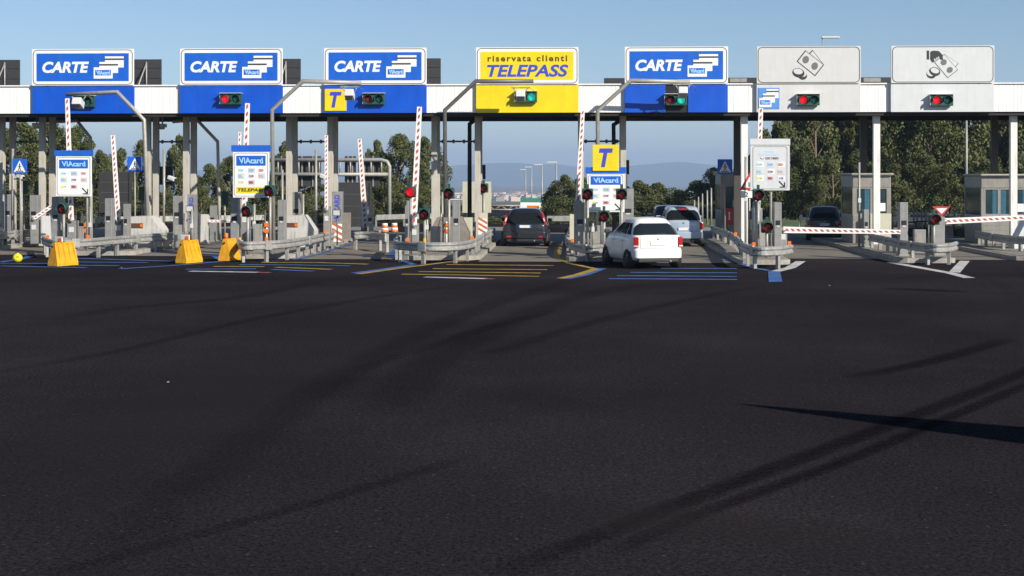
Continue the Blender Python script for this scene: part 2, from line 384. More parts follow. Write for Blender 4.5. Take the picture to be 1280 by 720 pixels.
def catmull(q, n=6):
    out = []; e = [q[0] * 2 - q[1]] + q + [q[-1] * 2 - q[-2]]
    for i in range(1, len(e) - 2):
        for j in range(n):
            t = j / n; a, b_, c, d = e[i - 1:i + 3]
            out.append(.5 * ((2 * b_) + (c - a) * t + (2 * a - 5 * b_ + 4 * c - d) * t * t + (3 * b_ - a - 3 * c + d) * t ** 3))
    return out + [q[-1]]
def trace(pts, wd, m, z):
    q = catmull([Vector((v.x, v.y)) for v in (G(*p) for p in pts)]); k = len(q); b = MB(); uvl = b.bm.loops.layers.uv.new('UVMap'); rows = []
    for i, p in enumerate(q):
        d = (q[min(i + 1, k - 1)] - q[max(0, i - 1)]).normalized(); nn = Vector((-d.y, d.x)) * wd / 2
        rows.append((b.bm.verts.new((*(p + nn), z)), b.bm.verts.new((*(p - nn), z))))
    b.mi(m)
    for i in range(k - 1):
        f = b.bm.faces.new((rows[i][0], rows[i + 1][0], rows[i + 1][1], rows[i][1]))
        for l, uv in zip(f.loops, ((0, i / (k - 1)), (0, (i + 1) / (k - 1)), (1, (i + 1) / (k - 1)), (1, i / (k - 1)))): l[uvl].uv = uv
    return structure(b.build('tyre_mark'))
for i, (pts, wd, m) in enumerate((
    ([(1330, 440), (1280, 466), (1153, 516), (967, 586), (815, 644), (620, 720)], .38, M_tm), ([(1330, 455), (1280, 482), (1188, 522), (1048, 580), (873, 644), (760, 695)], .28, M_tm),
    ([(-40, 472), (90, 450), (180, 432), (315, 400), (480, 370), (600, 353)], .45, M_tm2), ([(60, 720), (233, 673), (373, 635), (502, 597), (600, 568)], .3, M_tm2),
    ([(700, 388), (640, 402), (560, 425), (440, 466)], .45, M_tm2), ([(600, 445), (640, 434), (757, 399), (885, 370), (980, 355)], .55, M_tm2),
    ([(1060, 473), (1165, 452), (1262, 424)], .5, M_tm), ([(1100, 361), (1160, 363), (1210, 365.5)], .9, M_tm), ([(60, 400), (160, 385), (300, 372), (400, 352)], .8, M_tm2),
    ([(100, 720), (380, 500), (520, 420), (640, 372), (740, 345)], .8, M_tm2), ([(-40, 640), (180, 540), (360, 440), (560, 372)], 3.4, M_tm3), ([(820, 540), (930, 470), (1010, 420), (1050, 380)], 2.4, M_tm3),
    ([(800, 356), (700, 378), (560, 440), (480, 520)], 1.0, M_tm2), ([(1240, 350), (1270, 370), (1276, 400), (1250, 430)], .5, M_tm3), ([(640, 640), (900, 660), (1200, 700)], 1.4, M_tm3))):
    trace(pts, wd, m, .008 + .0004 * i)

# bits of litter on the road
for x, y in ((210, 479), (1037, 357.5), (152, 335)):
    p = G(x, y); b = MB(); b.box((0, 0, .012), (rnd.uniform(.04, .06), rnd.uniform(.03, .05), .012), M_lwhite, rz=rnd.random() * 3, ry=.2, bev=.005)
    tag(b.build('litter_scrap', loc=(p.x, p.y, .006)), 'small pale scrap of litter lying on the dark asphalt', 'litter', 'scraps of litter on the asphalt')

# ------------------------------------------------------------------ canopy over the lanes
FY = 59.0
can = thing('toll_canopy', 'long white toll plaza canopy on cream columns spanning all lanes', 'canopy', (0, FY, 0))
XL, XR = -33.0, 27.0
mf = bpy.data.materials.new('fascia_ribbed_white'); mf.use_nodes = True; n = mf.node_tree; pb = n.nodes['Principled BSDF']; pb.inputs['Roughness'].default_value = .5
tc = n.nodes.new('ShaderNodeTexCoord'); ns = n.nodes.new('ShaderNodeTexNoise'); mp = n.nodes.new('ShaderNodeMapping'); mp.inputs['Scale'].default_value = (3, 1, .25)
n.links.new(tc.outputs['Object'], mp.inputs[0]); n.links.new(mp.outputs[0], ns.inputs[0]); ns.inputs['Scale'].default_value = 2; ns.inputs['Detail'].default_value = 6
rp = n.nodes.new('ShaderNodeValToRGB'); rp.color_ramp.elements[0].position = .3; rp.color_ramp.elements[0].color = (.76, .75, .71, 1); rp.color_ramp.elements[1].position = .55; rp.color_ramp.elements[1].color = (.84, .83, .80, 1)
n.links.new(ns.outputs['Fac'], rp.inputs[0]); n.links.new(rp.outputs[0], pb.inputs['Base Color'])
b = MB(); xs = XL
prof = []
while xs < XR:                                   # ribbed sheet: shallow vertical flutes every 15 cm
    prof += [(xs, 0), (xs + .11, 0), (xs + .12, .007), (xs + .14, .007), (xs + .15, 0)]; xs += .15
vs = [(x, y, 5.6) for x, y in prof] + [(x, y, 6.72) for x, y in prof]; k = len(prof)
b.faces(vs, [(i, i + 1, k + i + 1, k + i) for i in range(k - 1)], mf)
b.box(((XL + XR) / 2, .07, 6.16), (XR - XL, .09, 1.10), mf)
b.build('fascia', can)
b = MB(); b.box(((XL + XR) / 2, 3.8, 6.45), (XR - XL, 7.3, .3), M_soffit); b.build('roof', can)
b = MB(); b.box(((XL + XR) / 2, .19, 5.56), (XR - XL, .22, .20), M_soffit); b.box(((XL + XR) / 2, 7.45, 5.92), (XR - XL, .3, .78), M_soffit)
for xb in range(int(XL) + 2, int(XR), 3): b.box((xb, 3.8, 6.1), (.18, 6.9, .38), M_soffit)
b.build('soffit_beam', can)
b = MB(); b.box(((XL + XR) / 2, -.005, 6.75), (XR - XL, .12, .05), M_signwhite); b.build('roof_trim', can)
M_colshade = mat('column_shade_tone', (.06, .052, .046), .6, var=.1)  # rear right columns: canopy shade put into the base colour
COLX = []
for px in (-128, -76, 2.5, 53, 185, 233, 361.5, 413, 543, 597, 726, 779):
    x = PW(px, HY, 60.9).x; COLX.append(x)
    for dy in (1.9, 3.1):
        b = MB(); b.box((0, 0, 2.8), (.24, .24, 5.6), M_col, bev=.012); b.box((0, 0, .2), (.42, .42, .06), M_steel); b.build('column', can, (x, dy, 0))
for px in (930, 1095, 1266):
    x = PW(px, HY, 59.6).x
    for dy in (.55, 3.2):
        b = MB(); b.box((0, 0, 2.73 if dy < 1 else 2.8), (.27, .24, 5.46 if dy < 1 else 5.6), M_white if dy < 1 else M_colshade, bev=.012); b.box((0, 0, .2), (.42, .42, .06), M_steel); b.build('column', can, (x, dy, 0))
for i in range(1, 12):
    if i % 2 == 0 and i > 1:
        xa, xb = COLX[i], COLX[i + 1] if i + 1 < 12 else COLX[i] + 1.5
        b = MB(); b.cyl((xa, 3.35, 4.5), (xb, 3.35, 4.5), .04, M_pipedk)
        for q in range(4): b.cyl((xa + (xb - xa) * (q + .5) / 4, 3.35, 4.42), (xa + (xb - xa) * (q + .5) / 4, 3.35, 4.58), .05, M_pipedk, n=6)
        b.build('tie_rod', can)
# long lamp rail on the right half of the roof
x0, x1 = PW(755, 100, 64).x, PW(1113, 100, 64).x
o = thing('roof_lamp_rail', 'long dark lamp rail on feet along the canopy roof behind the signs on the right', 'lamp rail', (0, 64, 6.6))
b = MB(); b.box(((x0 + x1) / 2, 0, .62), (x1 - x0, .2, .24), M_darkpanel, bev=.02); b.build('rail', o)
for i in range(6): b = MB(); b.box((x0 + .7 + i * (x1 - x0 - 1.4) / 5, 0, .26), (.1, .12, .5), M_soffit); b.build('foot', o)
for a, c in ((800, 832), (912, 933), (1005, 1035), (1079, 1100)):
    b = MB(); b.box(((PW(a, 0, 64).x + PW(c, 0, 64).x) / 2, -.11, .62), (ww(c - a, 64), .03, .17), M_pipe); b.build('lamp', o)
x = PW(1229, 0, 63).x; b = MB(); b.box((0, 0, .15), (.55, .4, .2), M_darkpanel, bev=.03); b.box((0, 0, .03), (.2, .2, .1), M_soffit)
tag(b.build('roof_floodlight', loc=(x, 61, 6.6)), 'small dark floodlight lying on the canopy roof at the far right', 'floodlight')

# ------------------------------------------------------------------ lane signs
SZ0, SZ1, LZ0, LZ1 = 6.75, 8.26, 5.59, 6.71
def sign_frame(px0, px1, name, label, panel_m, lower_m, field_m, grp, split=None):
    p0, p1 = PW(px0, HY, FY - .2), PW(px1, HY, FY - .2); W = p1.x - p0.x
    o = thing(name, label, 'road sign', ((p0.x + p1.x) / 2, FY - .2, LZ0), 0, grp); h = W / 2
    z0, z1 = SZ0 - LZ0, SZ1 - LZ0
    b = MB(); b.box((0, .04, (z0 + z1) / 2), (W, .08, z1 - z0), panel_m, bev=.006)
    b.build('panel', o)
    b = MB(); b.ring(rrect(-h + .04, z0 + .03, h - .04, z1 - .03, .19), rrect(-h + .068, z0 + .058, h - .068, z1 - .058, .165), -.004, .002, M_dark); b.build('border', o)
    b = MB()
    if split: 
        for a, c in split: b.box(((a + c) / 2 * W, .1, (LZ1 - LZ0) / 2), ((c - a) * W, .1, LZ1 - LZ0), lower_m, bev=.004); b.build('lower_panel', o); b = MB()
    else: b.box((0, .1, (LZ1 - LZ0) / 2), (W, .1, LZ1 - LZ0), lower_m, bev=.004); b.build('lower_panel', o); b = MB()
    for s_ in (-1, 1): b = MB(); b.box((s_ * W * .36, .13, z0 + .4), (.08, .08, 1.5), M_steel); b.build('bracket', o)
    U = lambda u: -h + u * W; V = lambda v: z0 + v * (z1 - z0)
    if field_m:
        b = MB(); b.box(((U(.045) + U(.953)) / 2, -.003, (V(.117) + V(.88)) / 2), (U(.953) - U(.045), .008, V(.88) - V(.117)), field_m); b.build('field', o)
    return o, U, V, W
def cards(o, U, V, sx=1 / 813, sz=1 / 294, ox=255, oz=372, y=-.009, blue=M_blue, small=False):
    X = lambda x: U((x - ox) * sx); Z = lambda z: V((oz - z) * sz)
    b = MB()
    for i, (x0, x1, ya, yb, s0, s1) in enumerate(((840, 990, 138, 228, 155, 168), (795, 945, 183, 272, 200, 213), (750, 902, 227, 317, None, None))):
        yy = y - i * .005
        b.prism([(X(x0), Z(yb)), (X(x1), Z(yb)), (X(x1), Z(ya)), (X(x0), Z(ya))], yy, yy + .004, M_signwhite)
        if s0: b.prism([(X(x0), Z(s1)), (X(x1), Z(s1)), (X(x1), Z(s0)), (X(x0), Z(s0))], yy - .003, yy - .0005, M_dark)
        else:
            b.prism([(X(762), Z(292)), (X(888), Z(292)), (X(888), Z(248)), (X(762), Z(248))], yy - .003, yy - .0005, blue)
            if not small: b.text('VIAcard', (X(770), Z(287), X(882), Z(253)), yy - .005, M_pale, shear=-.15, bold=.05)
            else: b.text('VIAcard', (X(772), Z(286), X(880), Z(254)), yy - .005, M_pale, bold=.05)
    return b.build('card_symbol', o)
def carte(px0, px1, label, split=None):
    o, U, V, W = sign_frame(px0, px1, 'carte_sign', label, M_signwhite, M_blue2, M_blue, 'blue card lane signs on the canopy', split)
    b = MB(); b.text('CARTE', (U(.103), V(.345), U(.562), V(.655)), -.010, M_signwhite, shear=.20, bold=.040); b.build('lettering', o)
    cards(o, U, V); return o
carte(40, 167, 'blue lane sign with card stack above a plain blue panel, leftmost on the canopy')
carte(225, 353, 'blue lane sign with card stack over a blue panel with a lit red signal')
c3 = carte(405, 533, 'blue lane sign with card stack over a blue panel that carries a yellow T plate')
carte(781, 910, 'blue lane sign with card stack, lower panel split by a dark gap with green signal', [(-.5, -.105), (.115, .5)])
o, U, V, W = sign_frame(595, 723, 'telepass_sign', 'yellow lane sign for riservata clienti above a plain yellow panel', M_signwhite, M_yellow, M_yellow, None)
tx = lambda x: U((x - 222) / 823); tz = lambda z: V((355 - z) / 305)
b = MB(); b.text('riservata clienti', (tx(315), tz(168), tx(955), tz(115)), -.010, M_brown, bold=.034, spacing=1.3); b.text('TELEPASS', (tx(310), tz(295), tx(965), tz(193)), -.010, M_letblue, shear=.22, bold=.03); b.build('lettering', o)
b = MB(); xd = PW(845, 0, FY).x; b.box((0, .05, .56), (ww(28, 59), .06, 1.12), M_black); b.build('backing_plate', thing('signal_backing', 'dark plate behind the green signal between two blue panels', 'plate', (xd, FY - .12, LZ0)))

def outline(b, poly, y, t, m_line, m_fill):
    c = Vector((sum(p[0] for p in poly) / len(poly), sum(p[1] for p in poly) / len(poly)))
    b.prism(poly, y, y + .003, m_line); k = [(c + (Vector(p) - c) * (1 - t)) for p in poly]; b.prism([(p.x, p.y) for p in k], y - .003, y - .0005, m_fill)
M_note = mat('note_grey', (.16, .15, .14), .5, var=.05)
# cash sign with notes and coins
o, U, V, W = sign_frame(946, 1076, 'cash_sign', 'pale grey lane sign with banknotes and coins above a small blue card plate', M_signgrey, M_signgrey, None, 'grey cash lane signs on the canopy')
X = lambda x: U((x - 165) / 835); Z = lambda z: V((430 - z) / 302); XY = lambda l: [(X(a), Z(c)) for a, c in l]
b = MB(); outline(b, XY([(560, 215), (612, 157), (704, 278), (650, 335)]), -.005, .11, M_dark, M_signgrey); outline(b, XY([(486, 250), (555, 161), (706, 280), (635, 371)]), -.011, .085, M_dark, M_signgrey)
for cx, cz in ((558, 238), (630, 290)): b.prism(ell(X(cx), Z(cz), .13, .155, -.35), -.018, -.0145, M_note)
b.build('banknote_symbol', o)
b = MB(); b.prism(ell(X(535), Z(370), .17, .15), -.008, -.004, M_dark); b.prism(ell(X(537), Z(357), .13, .10), -.011, -.0085, M_signgrey); b.prism(ell(X(500), Z(343), .245, .185, -.3), -.014, -.0115, M_dark); b.prism(ell(X(497), Z(333), .19, .115, -.15), -.018, -.0145, M_signgrey); b.build('coin_symbol', o)
q = thing('card_plate', 'small light blue card plate on the pale grey panel beside a red signal', 'plate', (PW(961, 0, FY - .16).x, FY - .16, 6.15))
b = MB(); b.box((0, 0, 0), (.86, .02, .86), M_skyblue, bev=.003); b.build('plate', q)
cards(q, lambda u: -.43 + .86 * u, lambda v: -.43 + .86 * v, sx=1 / 262, sz=1 / 210, ox=739, oz=335, y=-.017, small=True)
# second cash sign: hand with notes
o, U, V, W = sign_frame(1114, 1243, 'cash_sign', 'whitish lane sign with a black hand holding banknotes over coins', M_signgrey2, M_signgrey2, None, 'grey cash lane signs on the canopy')
X = lambda x: U((x - 220) / 820); Z = lambda z: V((373 - z) / 300); XY = lambda l: [(X(a), Z(c)) for a, c in l]
b = MB(); outline(b, XY([(600, 190), (645, 142), (756, 215), (735, 245)]), -.005, .10, M_note, M_signgrey2); outline(b, XY([(562, 205), (640, 140), (752, 268), (670, 333)]), -.011, .07, M_note, M_signgrey2)
for cx, cz in ((637, 207), (685, 268)): b.prism(ell(X(cx), Z(cz), .13, .115, .7), -.018, -.0145, M_note)
b.build('banknote_symbol', o)
b = MB(); b.prism(XY([(503, 112), (522, 112), (522, 184), (503, 184)]), -.008, -.004, M_dark); b.prism(XY([(535, 118), (560, 113), (598, 116), (628, 148), (632, 188), (612, 186), (596, 160), (570, 180), (560, 205), (548, 205), (533, 178)]), -.022, -.019, M_dark)
for a, c in ((563, 180), (579, 172), (594, 165)): b.prism(XY([(a - 5, c + 2), (a + 3, c - 6), (a + 9, c + 8), (a + 1, c + 16)]), -.026, -.0225, M_signgrey2)
b.build('hand_symbol', o)
b = MB(); b.prism(ell(X(538), Z(305), .19, .155, -.3), -.008, -.004, M_dark); b.prism(ell(X(532), Z(297), .14, .10, -.3), -.011, -.0085, M_signgrey2); b.prism(ell(X(566), Z(281), .225, .175, -.3), -.014, -.0115, M_dark); b.prism(ell(X(567), Z(273), .175, .105, -.3), -.018, -.0145, M_signgrey2); b.build('coin_symbol', o)
# yellow T plate on the third sign
q = thing('t_plate', 'square yellow plate with a blue slanted T on the blue canopy panel', 'plate', (PW(419.5, 0, FY - .17).x, FY - .17, 6.13))
b = MB(); b.box((0, 0, 0), (.90, .02, .90), M_yellow, bev=.003); b.build('plate', q)
b = MB(); b.text('T', (-.25, -.32, .25, .33), -.013, M_letblue, shear=.22, bold=.05); b.build('lettering', q)

# sign backs standing on the rear edge of the roof
for i, (a, c) in enumerate(((-89, 25), (88, 202), (262, 376), (437, 551))):
    p, r_ = PW(a, 0, 66.4), PW(c, 0, 66.4); W = r_.x - p.x
    lab = ['dark grey sign back with a white strut on the roof at the left edge', 'dark grey sign back with white strut on the roof between first two blue signs', 'dark grey sign back on the roof just right of the second blue sign', 'dark grey sign back on the roof just right of the third blue sign'][i]
    o = thing('roof_sign', lab, 'sign back', ((p.x + r_.x) / 2, 66.4, 6.6), 0, 'dark sign backs on the canopy roof')
    b = MB(); b.box((0, 0, .97), (W, .06, 1.75), M_darkpanel, bev=.01)
    for zz_ in (.55, .97, 1.45): b.box((0, -.04, zz_), (W, .03, .035), M_darkpanel)
    b.build('panel', o)
    for s_ in (-1, 1):
        b = MB(); b.cyl((s_ * W * .34, -.09, 0), (s_ * W * .34, -.09, 1.72), .035, M_pipe); b.cyl((s_ * W * .34 - .28, -1.1, 0), (s_ * W * .34, -.09, 1.65), .035, M_pipe); b.build('strut', o)

# ------------------------------------------------------------------ lane signals on the canopy
def lamp_parts(o, x, y, z, r, lens_m, name, hood=.17):
    b = MB(); b.ball((x, y + .015, z), r, lens_m, (1, .35, 1), 16, 8); b.build(name, o)
    b = MB(); n = 14; vs, fs = [], []
    for j in range(n + 1):                        # open hood, cut away below
        t = R(-20 + 220 * j / n); c, s_ = math.cos(t), math.sin(t)
        for rr, yy in ((r + .022, y), (r + .022, y - hood), (r + .008, y - hood), (r + .008, y)): vs.append((x + rr * c, yy, z + rr * s_))
    for j in range(n):
        for k in range(4): fs.append((j * 4 + k, j * 4 + (k + 1) % 4, j * 4 + 4 + (k + 1) % 4, j * 4 + 4 + k))
    b.faces(vs, fs, M_coldgreen, True); b.build('visor', o)
def lane_signal(px, py, lit, label, bright=True):
    p = PW(px, py, FY - .42); o = thing('lane_signal', label, 'traffic light', p, 0, 'signals on the canopy panels')
    b = MB(); b.box((0, .13, 0), (.90, .16, .46), M_coldgreen, bev=.02); b.box((0, .10, .235), (.92, .30, .02), M_signgrey); b.box((-.455, .16, 0), (.02, .20, .42), M_signgrey); b.build('housing', o)
    b = MB(); b.box((0, .27, .05), (.3, .12, .1), M_black); b.build('bracket', o)
    lamp_parts(o, -.22, .05, -.01, .165, M_redlit if lit == 'r' else M_redlens, 'red_lens'); lamp_parts(o, .22, .05, -.01, .165, M_greenlit if lit == 'g' else M_greenlens, 'green_lens')
lane_signal(104, 126.5, '', 'unlit two lamp signal behind a camera box on the first blue panel')
lane_signal(288, 123.5, 'r', 'two lamp signal glowing red on the plain blue panel')
lane_signal(467, 123.5, '', 'two lamp signal with dim lamps on the blue panel beside a yellow T plate')
lane_signal(657.5, 121, 'g', 'two lamp signal glowing green on the yellow panel')
lane_signal(845, 124.5, 'g', 'two lamp signal glowing green on a dark plate between blue panels')
lane_signal(1011, 124.5, 'r', 'two lamp signal glowing red on the pale panel with a blue card plate')
lane_signal(1178, 125, 'r', 'two lamp signal glowing red on the plain whitish panel under the hand sign')

# ------------------------------------------------------------------ bent poles reaching over the lanes
def bent_pole(pts, D, m, label, box=None, r=.085, grp='bent poles over the lanes'):
    """pts: foot pixel x, then the bends"""
    w0 = B(pts[0][0], D); q = [Vector((0, 0, .16))]
    q += [P(px, py, D) - w0 for px, py in pts[1:]]
    for v in q[1:]: v.y *= .0
    o = thing('bent_pole', label, 'pole', w0, 0, grp)
    b = MB(); b.tube(q, r, m, 12); b.build('pole', o)
    b = MB(); b.cyl((0, 0, .15), (0, 0, .19), .2, M_steel); b.build('base_plate', o)
    if box:
        c = P(box[0], box[1], D) - w0; c.y = 0
        b = MB(); b.box((0, -.06, -.06), (.36, .5, .30), M_signgrey, rx=R(-22), bev=.03); b.box((0, -.33, -.18), (.27, .03, .2), M_black, rx=R(-22)); f = b.build('antenna_box', o, c)
        b = MB(); b.box((0, 0, .26), (.75, .09, .05), M_steel); b.cyl((-.3, 0, .28), (-.18, 0, .05), .025, M_steel); b.cyl((.3, 0, .28), (.18, 0, .05), .025, M_steel)
        b.tube([(.32, 0, .28), (.52, .02, .15), (.5, .02, -.1), (.3, 0, -.12)], .012, M_pipedk, 6); b.build('bracket', o, c)
    return o
bent_pole([(186, 290), (180, 150), (146, 115), (81, 118)], 57.6, M_pipe, 'pale bent pole with camera box in front of the first blue panel', (97, 127))
bent_pole([(342, 290), (340, 137), (379, 101.5), (452, 104)], 57.6, M_pipe, 'pale bent pole with antenna box between second and third blue signs', (438, 117))
bent_pole([(557, 290), (556, 138), (595, 101.5), (667, 102)], 57.6, M_pipedk, 'dark grey bent pole with camera box reaching across the yellow sign', (651, 118))
bent_pole([(748, 290), (747, 138), (789, 100.5), (862, 103)], 57.6, M_pipe, 'pale bent pole rising behind the small yellow T board to a green signal', (853, 114))
bent_pole([(275, 285), (272, 177), (246, 150), (215, 152)], 63.5, M_pipelit, 'thin grey bent pole standing under the canopy right of a column pair', None, .075, 'inner bent poles under the canopy')
bent_pole([(114, 285), (113, 172), (96, 151), (70, 152)], 63.5, M_pipelit, 'thin grey bent pole behind the leftmost card board', None, .075, 'inner bent poles under the canopy')
bent_pole([(587, 280), (587, 155), (599, 146), (640, 147)], 64, M_black, 'black bent pole beside the column pair left of the dark car', None, .1, 'inner bent poles under the canopy')
bent_pole([(768, 280), (767, 156), (781, 147), (820, 148)], 64, M_black, 'black bent pole behind the yellow T board', None, .1, 'inner bent poles under the canopy')

# ------------------------------------------------------------------ guard rails
PROFILE = [(0, 0), (.05, .035), (.05, .095), (.005, .14), (.005, .17), (.05, .215), (.05, .275), (0, .31)]
def guard_rail(path, label, zt=.74, refl=(), yellow=None, joints=True):
    q = [G(px, py, zt) for px, py in path]; q = catmull([Vector((v.x, v.y)) for v in q], 8); o0 = Vector((q[0].x, q[0].y, 0))
    o = thing('guard_rail', label, 'guard rail', o0, 0, 'steel guard rails round the toll islands')
    k = len(q); nrm = []
    for i in range(k):
        d = (q[min(i + 1, k - 1)] - q[max(0, i - 1)]).normalized(); nrm.append(Vector((d.y, -d.x)))
    vs, fs, m = [], [], len(PROFILE)
    for i in range(k):
        for a, zv in PROFILE: vs.append((q[i].x - o0.x + nrm[i].x * a, q[i].y - o0.y + nrm[i].y * a, zt - .31 + zv))
        for a, zv in PROFILE: vs.append((q[i].x - o0.x + nrm[i].x * (a - .012), q[i].y - o0.y + nrm[i].y * (a - .012), zt - .31 + zv))
    M2 = 2 * m
    for i in range(k - 1):
        for j in range(m - 1):
            fs.append((i * M2 + j, i * M2 + j + 1, (i + 1) * M2 + j + 1, (i + 1) * M2 + j)); fs.append((i * M2 + m + j, (i + 1) * M2 + m + j, (i + 1) * M2 + m + j + 1, i * M2 + m + j + 1))
        fs.append((i * M2, (i + 1) * M2, (i + 1) * M2 + m, i * M2 + m)); fs.append((i * M2 + m - 1, i * M2 + M2 - 1, (i + 1) * M2 + M2 - 1, (i + 1) * M2 + m - 1))
    for i in (0, k - 1): 
        for j in range(m - 1): fs.append((i * M2 + j, i * M2 + m + j, i * M2 + m + j + 1, i * M2 + j + 1))
    b = MB(); b.faces(vs, fs, M_steel)
    b.build('rail', o)
    dist, nxt, jn = 0, .25, 0
    for i in range(1, k):
        seg = (q[i] - q[i - 1]).length; 
        while dist + seg >= nxt:
            t = (nxt - dist) / seg; p = q[i - 1].lerp(q[i], t); n_ = nrm[i]
            b = MB(); a = math.atan2(n_.y, n_.x)
            b.box((p.x - o0.x - n_.x * .075, p.y - o0.y - n_.y * .075, (zt - .02) / 2), (.10, .13, zt - .02), M_steel, rz=a); b.build('post', o)
            if jn % 3 == 2:
                b = MB(); b.box((p.x - o0.x + n_.x * .028, p.y - o0.y + n_.y * .028, zt - .155), (.075, .32, .33), M_steel, rz=a, bev=.02); b.build('joint_plate', o)
            jn += 1; nxt += 1.35
        dist += seg
    for px, py in refl:
        best = min(range(k), key=lambda i: (P(px, py, (q[i].x * -math.sin(YAW) + q[i].y * math.cos(YAW))).xy - q[i]).length)
        b = MB(); b.box((q[best].x - o0.x, q[best].y - o0.y, zt + .06), (.11, .05, .12), M_orange, bev=.01); b.build('reflector', o)
guard_rail([(-60, 297), (5, 289.5), (46, 285)], 'guard rail at the left edge beside the grey car tail')
guard_rail([(53, 291), (58, 297.5), (75, 299), (110, 298), (142, 295.5), (190, 292), (236, 289.3)], 'guard rail curving behind the leftmost yellow barrier', refl=((108, 285), (60, 290)))
guard_rail([(299, 299), (303, 301.8), (325, 301.5), (362, 299), (395, 293.5), (426, 286.5)], 'guard rail below the board with a yellow telepass strip', refl=((335, 290), (409, 282)))
guard_rail([(498, 293), (493.5, 300), (510, 302), (540, 303), (575, 302), (594, 298), (606, 291), (618, 284.5)], 'guard rail round the island just left of the dark car', refl=((509, 298), (590, 290)))
guard_rail([(713, 286), (708, 295), (714, 302), (730, 305.5), (748, 306), (764, 302), (776, 293)], 'guard rail left of the white hatchback', zt=.60, refl=((716, 290),))
guard_rail([(889, 282), (905, 286.5), (918, 293.5), (928, 303), (945, 308), (975, 307.5), (990, 305.5)], 'guard rail curving round the foot of the cash board', refl=((919, 292), (941, 305), (986, 304)))
guard_rail([(1086, 291.5), (1105, 295), (1128, 300), (1160, 304), (1185, 304), (1196, 301.5)], 'guard rail on the concrete nose under the give way sign', refl=((1070, 288),))
guard_rail([(1220, 288), (1240, 291.5), (1265, 294.5), (1320, 297)], 'guard rail running out of the right edge')
guard_rail([(443, 290), (452, 289.5), (470, 290), (482, 292)], 'short dark guard rail round the inner barrier in the third lane', zt=.74)

# ------------------------------------------------------------------ pillars, cabinets
def pillar(px0, px1, ytop, D, label, m=M_steel2, slot=True, depth=.4, card=None, stripes=None, zt=None, grp='grey steel pillars on the islands'):
    c = (px0 + px1) / 2; w_ = ww(px1 - px0, D); h = zz(ytop, D) - .17
    o = thing('steel_pillar', label, 'pillar', B(c, D, .17), 0, grp)
    b = MB(); b.box((0, depth / 2, h / 2), (w_, depth, h), m, bev=.012); b.build('body', o)
    b = MB(); b.box((0, depth / 2, .03), (w_ + .06, depth + .06, .06), M_steel); b.build('base_plate', o)
    if slot: b = MB(); b.box((0, -.004, h * .62), (w_ * .62, .02, .16), M_black, bev=.004); b.box((0, -.012, h * .62 - .13), (w_ * .4, .012, .05), M_signgrey); b.build('slot_panel', o)
    if card:
        b = MB(); b.text(card, (0, -w_ * .27, h * .52, w_ * .27), 0, M_letblue, bold=.03)
        for v in b.bm.verts: x, z = v.co.x, v.co.z; v.co = Vector((-z, -.006, x + h * .42))
        b.keep = True; b.build('lettering', o)
    if stripes:
        b = MB(); b.box((0, -.01, h * stripes), (w_, .014, w_ * 1.8), M_signwhite)
        for i in range(-1, 2):
            zc = h * stripes + i * w_ * .6; b.prism([(-w_ / 2, zc + .1), (-w_ / 2, zc + .1 + w_ * .28), (w_ / 2, zc - .12 + w_ * .28), (w_ / 2, zc - .12)], -.022, -.0185, M_stripe)
        b.build('striped_plate', o)
    return o
for a in ((64.5, 74, 246, 55.5, 'grey steel pillar right behind the leftmost card board'), (37, 47, 244, 61, 'grey steel pillar left of the leftmost column pair'), (5, 14, 243, 61, 'grey steel pillar under the blue crossing sign at the left edge'),
          (131, 139.5, 248, 54.8, 'grey steel pillar left of the leaning white barrier arm'), (154, 160, 255, 56, 'narrow grey pillar left of the first white sloped cabinet'), (216, 226, 245, 60, 'grey steel pillar between a camera post and the lettered pillar'), (262, 269, 257, 62, 'low grey pillar beside the striped level barrier'),
          (288, 298, 247, 53.2, 'wide grey pillar behind the board with a telepass strip'), (347, 356, 250, 56, 'grey steel pillar right of a pale bent pole'), (365, 375, 240, 62, 'grey ticket pillar between the two columns'), (404, 411, 245, 61.5, 'narrow grey pillar under the thin striped barrier'),
          (506, 511, 251, 52.2, 'narrow grey pillar left of a lit red signal'), (565.5, 574.5, 251, 53, 'grey steel pillar right of the dark bent pole'), (459, 466, 259, 64, 'grey pillar behind the inner barrier in the third lane'),
          (719, 731, 253, 53, 'tall grey pillar left of the small T board'), (968, 977, 253, 51, 'grey steel pillar right of the cash board post'), (1125, 1135, 253, 51, 'grey steel pillar left of the give way sign'),
          (1080, 1086, 262, 57, 'short grey pillar in front of the middle booth')): pillar(*a)
pillar(234, 244, 243, 59.5, 'grey pillar with vertical blue lettering beside the left floodlit post', card='VIACARD', slot=False)
pillar(415, 427.5, 239.5, 59.5, 'grey pillar with vertical blue lettering and orange striped plate', card='VIACARD', slot=False, stripes=.22)
pillar(1168, 1181, 271, 51.3, 'grey barrier cabinet under the give way sign', depth=.5, slot=False, grp='barrier cabinets')
pillar(712, 718.5, 268, 58, 'small cream cabinet left of the tall grey pillar', M_cream, False, grp='small cream cabinets')
pillar(579, 590, 272, 59, 'small cream cabinet in front of the black bent pole', M_cream, False, grp='small cream cabinets')
pillar(598, 609, 266, 60, 'cream cabinet with a red and white striped plate left of the dark car', M_cream, False, stripes=.55, grp='small cream cabinets')
pillar(245, 258, 268, 60, 'broad white cabinet beside the left lettered pillar', M_wedge, False, grp='small cream cabinets')
pillar(1088, 1114, 267, 60, 'broad cream cabinet against the middle booth', M_cream, False, grp='small cream cabinets')
pillar(778, 792, 236, 58, 'tall grey machine cabinet right of the T board', M_steel2, True, 1.2)
pillar(52, 66, 270, 60, 'pale cabinet between the leftmost columns', M_signgrey, False, grp='small cream cabinets')
pillar(427, 437, 266, 63, 'dark grey block behind the lettered pillar', M_concrete, False, grp='small cream cabinets')

